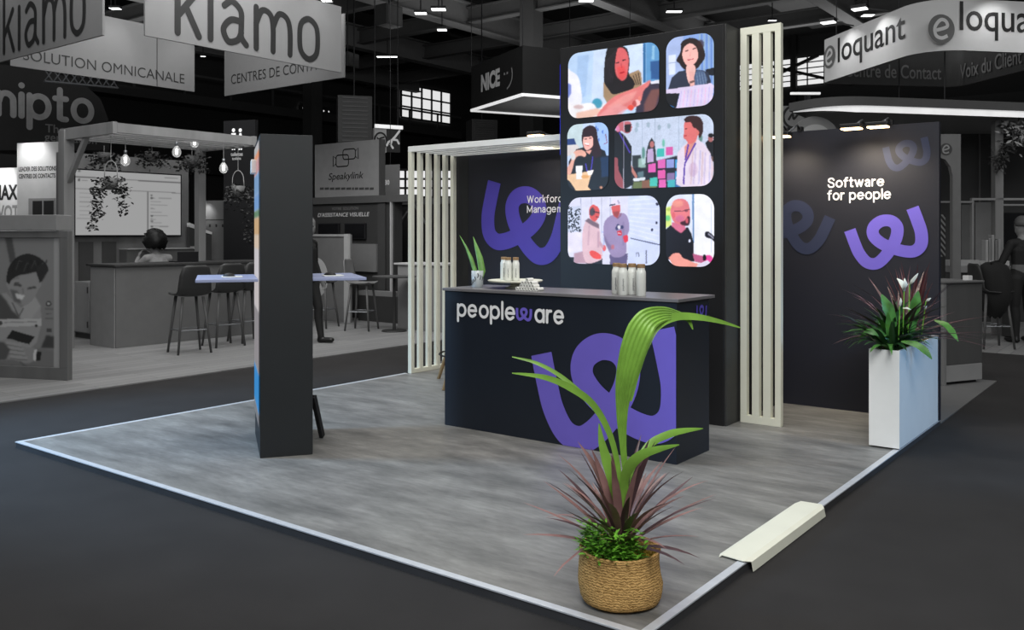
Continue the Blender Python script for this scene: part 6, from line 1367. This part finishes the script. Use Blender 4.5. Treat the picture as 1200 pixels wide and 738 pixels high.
    for i in range(m_ + 1):
        th = pi * i / m_ * (.62 if hair_style == 'short' else .72)
        for j in range(n):
            a = 2 * pi * j / n; front = max(0, cos(a)); th2 = th * (1 - .44 * front ** .7); rr = 1 + .03 * sin(5 * a) * sin(th) + (.62 if hair_style == 'curly' else 0) * (1 + .4 * sin(9 * a + 3 * i))
            vs.append(M @ (hc + Vector((.109 * rr * sin(th2) * cos(a), .098 * rr * sin(th2) * sin(a), .106 * rr * cos(th2)))))
    fs = [(i * n + j, (i + 1) * n + j, (i + 1) * n + (j + 1) % n, i * n + (j + 1) % n) for i in range(m_) for j in range(n)]
    mb.add(vs, fs); mb.build('hair', colors['hair'], t, smooth=True, solid=.008)
    if hair_style == 'bun': MB().ball(M @ (hc + Vector((-.1, 0, .06))), .065, 14, (1, 1, .9)).build('hair_bun', colors['hair'], t, smooth=True)
    mb = MB()
    for y in (-.032, .032): mb.ball(M @ (H + Vector((.09, y, .055))), .010, 8)
    mb.build('eyes', M_mark, t, smooth=True)
    mb = MB(); mb.tube([M @ (H + Vector((.078, y, -.012 - .004 * (abs(y) < .01)))) for y in (-.024, -.012, 0, .012, .024)], .005, 6); mb.build('mouth', grey(96), t, smooth=True)
    return t
STAND = dict(pelvis=(0, 0, .95), spine=(0, 0, 1.1), chest=(-.01, 0, 1.3), collar=(-.015, 0, 1.43), neck=(0, 0, 1.5), head=(.015, 0, 1.58), sh_l=(-.01, .18, 1.39), sh_r=(-.01, -.18, 1.39), el_l=(-.03, .25, 1.12), el_r=(-.03, -.25, 1.12),
             wr_l=(.06, .27, .89), wr_r=(.06, -.27, .89), hp_l=(0, .09, .9), hp_r=(0, -.09, .9), kn_l=(.02, .1, .5), kn_r=(.02, -.1, .5), an_l=(-.02, .11, .085), an_r=(-.02, -.11, .085), toe_l=(.14, .13, .03), toe_r=(.14, -.13, .03))
def cols(skin, top, belly, bottom, hair, shoe=22): return dict(skin=grey(skin), top=grey(top, .8), belly=grey(belly, .8), bottom=grey(bottom, .8), shoe=grey(shoe, .4), hair=grey(hair, .5))
face_away = math.atan2(FWD[1], FWD[0])
x, y = atD(1198, 12.55); P = dict(STAND); P['el_l'] = (.02, .3, 1.12); P['wr_l'] = (.24, .3, 1.1)
person('person seen from behind in black jacket and trousers at the right picture edge', (x, y, HALL + .012), face_away + .12, P, cols(118, 22, 92, 24, 74), 'short')
x, y = atD(360.5, 12.5); P = dict(STAND); P.update(an_l=(.16, .09, .085), toe_l=(.32, .1, .03), kn_l=(.12, .09, .5), an_r=(-.2, -.09, .1), toe_r=(-.06, -.1, .03), kn_r=(0, -.09, .5))
person('person in dark clothes walking, mostly hidden by the dark column', (x, y, HALL + .012), math.atan2(RGT[1], RGT[0]) - .3, P, cols(120, 26, 26, 26, 30, 16), 'short')
x, y = atD(188, 13.42); Sx = dict(pelvis=(0, 0, .7), spine=(.03, 0, .88), chest=(.08, 0, 1.08), collar=(.12, 0, 1.19), neck=(.15, 0, 1.25), head=(.18, 0, 1.32), sh_l=(.08, .18, 1.16), sh_r=(.08, -.18, 1.16), el_l=(.26, .27, .98), el_r=(.26, -.27, .98), wr_l=(.42, .12, 1.16), wr_r=(.42, -.14, 1.16),
          hp_l=(.02, .1, .68), hp_r=(.02, -.1, .68), kn_l=(.28, .12, .6), kn_r=(.28, -.12, .6), an_l=(.26, .12, .1), an_r=(.26, -.12, .1), toe_l=(.36, .13, .04), toe_r=(.36, -.13, .04))
person('person with dark curly hair and pale top sitting behind the grey bar counter', (x, y, HALL + .012), math.atan2(FWD[1], FWD[0]) + .9, Sx, cols(130, 150, 150, 50, 16), 'curly')
x, y = atD(189, 13.5); ch_ = dup(s0, (x, y, HALL + .012), 0.4, 'dark stool under the person sitting behind the bar counter', None); ch_.__delitem__('group'); ch_.scale = (.8, .8, .8)

# ================================================================ HALL SHELL
WX, WY, CZH = -36.0, 47.0, 12.0
struct(MB().box(WX - .3, WX, -10, WY, HALL, CZH).build('wall_left', grey(46, .8))); struct(MB().box(WX, 30, WY, WY + .3, HALL, CZH).build('wall_back', grey(46, .8))); struct(MB().box(WX, 30, -10, WY, CZH, CZH + .2).build('ceiling', grey(52, .9)))
fX = Frame((WX + .1, 0), (0, 1)); fY = Frame((0, WY - .1), (1, 0))
def wx(px, py): return fX.uv(px, py)
a, b = wx(470, 137), wx(528, 109); lit_window('window_1', fX, a[0], b[0], a[1], b[1], 5, 3, .09); a, b = wx(352, 136), wx(388, 128); lit_window('window_2', fX, a[0], b[0], a[1] , b[1], 6, 2, .2)
a, b = fY.uv(866, 108), fY.uv(966, 64); lit_window('window_3', fY, a[0] - 1.5, b[0], a[1], b[1], 7, 5, .05)
m = fY.uv(934, 80)
for (p0, p1) in (((868, 70), (1000, 100)), ((868, 110), (962, 66))): MB_ = MB().bar(fY.p(*fY.uv(*p0), .4), fY.p(*fY.uv(*p1), .4), .15, .15); struct(MB_.build('wind_brace', grey(30)))
struct(MB().bar(fY.p(m[0], 8.2, .4), fY.p(m[0], CZH, .4), .25, .25).build('wind_brace', grey(30)))
struct(MB().fbox(fX, 8, 40, 7.1, 7.5, 0, 1.6).build('gallery', grey(62, .8))); struct(MB().fbox(fX, 8, 40, 4.2, 7.1, 0, .5).build('gallery_wall', grey(34, .8)))
struct(MB().fbox(fX, 8, 40, 8.3, 8.4, 1.5, 1.56).build('gallery_rail', grey(70, .8)))
for k in range(14): struct(MB().fbox(fX, 8 + 2.3 * k, 8.1 + 2.3 * k, 7.5, 8.4, 1.5, 1.56).build('gallery_rail', grey(70, .8)))
struct(MB().fbox(fY, -25, 30, 7.3, 7.9, 0, 1.2).build('gallery', grey(60, .8)))
G1 = grey(96, .7); G2 = grey(74, .7)
for k, X in enumerate(range(-34, 12, 6)):
    struct(MB().box(X - .25, X + .25, -4, 36, 9.3, 9.36).box(X - .25, X + .25, -4, 36, 10.2, 10.26).box(X - .05, X + .05, -4, 36, 9.36, 10.2).build('ceiling_beam', G1))
for k, Y in enumerate(range(6, 37, 4)):
    struct(MB().box(WX, 30, Y - .18, Y + .18, 9.5, 9.55).box(WX, 30, Y - .18, Y + .18, 10.05, 10.1).box(WX, 30, Y - .04, Y + .04, 9.55, 10.05).build('ceiling_beam', G2))
for k in range(7):
    X = -33 + 6 * k; struct(MB().box(X + 1.4, X + 2.9, 12 + 3 * (k % 3), 40, 10.7, 11.6).build('ceiling_duct', grey(58, .7)))
for X in (-31, -19): 
    for Y in (26, 42): struct(MB().box(X - .3, X + .3, Y - .3, Y + .3, HALL, CZH).build('column', grey(56, .8)))
def ceil_lamp(px, py, L, W, label, z=8.9, ang=0, st=2.2):
    d = (z - EYE) * FL / (HY - py); x, y = atD(px, d); t = thing('ceiling_lamp', label, 'ceiling lamp', (x, y, z), 0, None); c, s = RGT; q = [(x + (u * c - v * s), y + (u * s + v * c)) for u, v in ((-L / 2, -W / 2), (L / 2, -W / 2), (L / 2, W / 2), (-L / 2, W / 2))]
    MB().prism(q, z, z + .08).build('housing', grey(40), t); MB().prism([(x + (a_ - x) * .92, y + (b_ - y) * .92) for a_, b_ in q], z - .012, z - .001).build('diffuser', mat('hall_lamp_%d' % int(st * 10), (240, 240, 240), .4, emit=(255, 255, 255), strength=st), t)
    MB().tube([(x, y, z + .08), (x, y, 11.97)], .02, 6).build('rod', M_black, t)
for px, py, L, W, l in ((493, 15.5, .42, .3, 'small square ceiling lamp, left of the neighbouring pair over the aisle'), (514, 11, .5, .35, 'square ceiling lamp, right of the neighbouring pair over the aisle'), (518, 35, .36, .3, 'small bright ceiling lamp on a bracket below the pair over the aisle'), (454, 66.5, .95, .25, 'long ceiling lamp right of the kiamo banners'),
                     (790, 13.5, .55, .25, 'ceiling lamp above the video wall'), (687, 0.5, .5, .3, 'ceiling lamp at the top edge left of the video wall'), (383, 0.8, .35, .3, 'ceiling lamp at the top edge over the kiamo banner'), (1017, 18, .4, .3, 'ceiling lamp left of the eloquant ring'), (135, 10, .35, .25, 'ceiling lamp between the two kiamo banners'), (905, 24, .3, .12, 'faint ceiling lamp right of the tall slatted screen'), (238, 66, .2, .12, 'tiny lamp right of the white omnicanale banner, upper one'), (238, 101, .3, .12, 'tiny lamp right of the white omnicanale banner, lower one')):
    ceil_lamp(px, py, L, W, l)
ceil_lamp(205, 115, 1.2, .25, 'long dim lamp below the white omnicanale banner', 7.6, 0, .5)
# big dark duct boxes hanging under the roof
for px0, px1, py0, py1, d, l in ((453, 472, 8, 27, 27, 'grey loudspeaker box hanging between the kiamo banner and the ceiling lamps'), (408, 421, 64, 77, 30, 'grey loudspeaker box right of the kiamo banner, lower one'), ):
    fr = frame_px(px0, d, px1, d * 1.02); a = fr.uv(px0, py1); b = fr.uv(px1, py0); t = thing('loudspeaker', l, 'loudspeaker', fr.p(fr.L / 2, a[1], 0)); MB().fbox(fr, 0, fr.L, a[1], b[1], -.5, 0).build('cabinet', grey(70), t, bevel=.02); MB().fbox(fr, .06, fr.L - .06, a[1] + .06, b[1] - .06, 0, .01).build('grille', grey(84), t); MB().tube([fr.p(fr.L / 2, b[1], -.25), fr.p(fr.L / 2, 11.97, -.25)], .02, 6).build('rod', M_black, t)
# ================================================================ LIGHT AND CAMERA
def area(name, loc, tgt, size, power, col=(1, 1, 1), sy=None):
    l = bpy.data.lights.new(name, 'AREA'); l.energy = power; l.color = col; l.size = size
    if sy: l.shape = 'RECTANGLE'; l.size_y = sy
    o = bpy.data.objects.new(name, l); C.objects.link(o); o.location = loc
    o.rotation_euler = (Vector(tgt) - Vector(loc)).to_track_quat('-Z', 'Y').to_euler(); return o
area('hall_light_over_stage', (-3.6, 4.4, 6.8), (-3.7, 4.6, 0), 4.5, 320, (1, .985, .95))
area('front_fill', (1.5, -1.5, 5.5), (-3.6, 5.2, .8), 3.5, 300, (.96, .98, 1))  # unseen fill light added to brighten the counter fronts
l = bpy.data.lights.new('blue_fill_left', 'SPOT'); l.energy = 1250; l.color = (.42, .68, 1); l.spot_size = math.radians(70); l.spot_blend = .7; l.shadow_soft_size = .5  # added unseen blue spot, stands in for bluish daylight on the left floor
o = bpy.data.objects.new('blue_fill_left', l); C.objects.link(o); o.location = (-8.6, 1.2, 2.9); o.rotation_euler = (Vector((-5.7, 4.1, 0)) - o.location).to_track_quat('-Z', 'Y').to_euler()
area('stage_right_fill', (.6, 1.2, 4.6), (-1.9, 6.6, .5), 2.0, 120, (1, 1, .97))  # unseen fill added to brighten the planter front and right floor
l = bpy.data.lights.new('blue_fill_right', 'SPOT'); l.energy = 260; l.color = (.25, .57, 1); l.spot_size = math.radians(44); l.spot_blend = .8; l.shadow_soft_size = .3  # added narrow blue spot that tints only the planter side
o = bpy.data.objects.new('blue_fill_right', l); C.objects.link(o); o.location = (1.9, 6.4, 2.3); o.rotation_euler = (Vector((-1.62, 6.95, .25)) - o.location).to_track_quat('-Z', 'Y').to_euler()
area('hall_light_left_stand', (-12.0, 6.5, 6.3), (-12.0, 7.0, 0), 4, 135)
area('hall_light_left_front', (-9.5, 3.0, 6.5), (-12.5, 6.0, 1.0), 2.5, 130)
area('middle_fill', (-9, 7.0, 6.3), (-13, 11.2, 1.8), 2.5, 240)  # unseen fill added to light the Speakylink stand from the front
area('hall_light_right_stand', (2.5, 11, 6.5), (3.0, 14, 0), 4, 260)
area('hall_light_back', (-9, 13, 7.5), (-9, 15, 0), 5, 200)
for x, y, p in ((-18, 24, 260), (-30, 16, 190), (-4, 26, 230), (-12, 36, 260), (8, 30, 190)): area('roof_fill', (x, y, 7.4), (x, y, 12), 7, p)  # unseen upward fills added to brighten the roof beams
cN = rot_lat(1.0, 20.8); area('soffit_fill', (*cN, 3.0), (*cN, 5), 1.5, 22)  # added upward fill for the canopy underside, no such fixture there
w = bpy.data.worlds.new('hall_ambience'); bpy.context.scene.world = w; w.use_nodes = True
w.node_tree.nodes['Background'].inputs['Color'].default_value = (.92, .96, 1, 1); w.node_tree.nodes['Background'].inputs['Strength'].default_value = .10
cam = bpy.data.cameras.new('camera'); co = bpy.data.objects.new('camera', cam); C.objects.link(co)
cam.sensor_width = 36; cam.lens = 36 * FL / 1200; cam.shift_y = -(369 - HY) / 1200; cam.clip_end = 300
co.location = (0, 0, EYE); co.rotation_euler = (pi / 2, 0, YAW)
S = bpy.context.scene; S.camera = co
S.view_settings.view_transform = 'Standard'; S.view_settings.look = 'None'; S.view_settings.gamma = 1; S.view_settings.use_curve_mapping = False; S.view_settings.exposure = 0
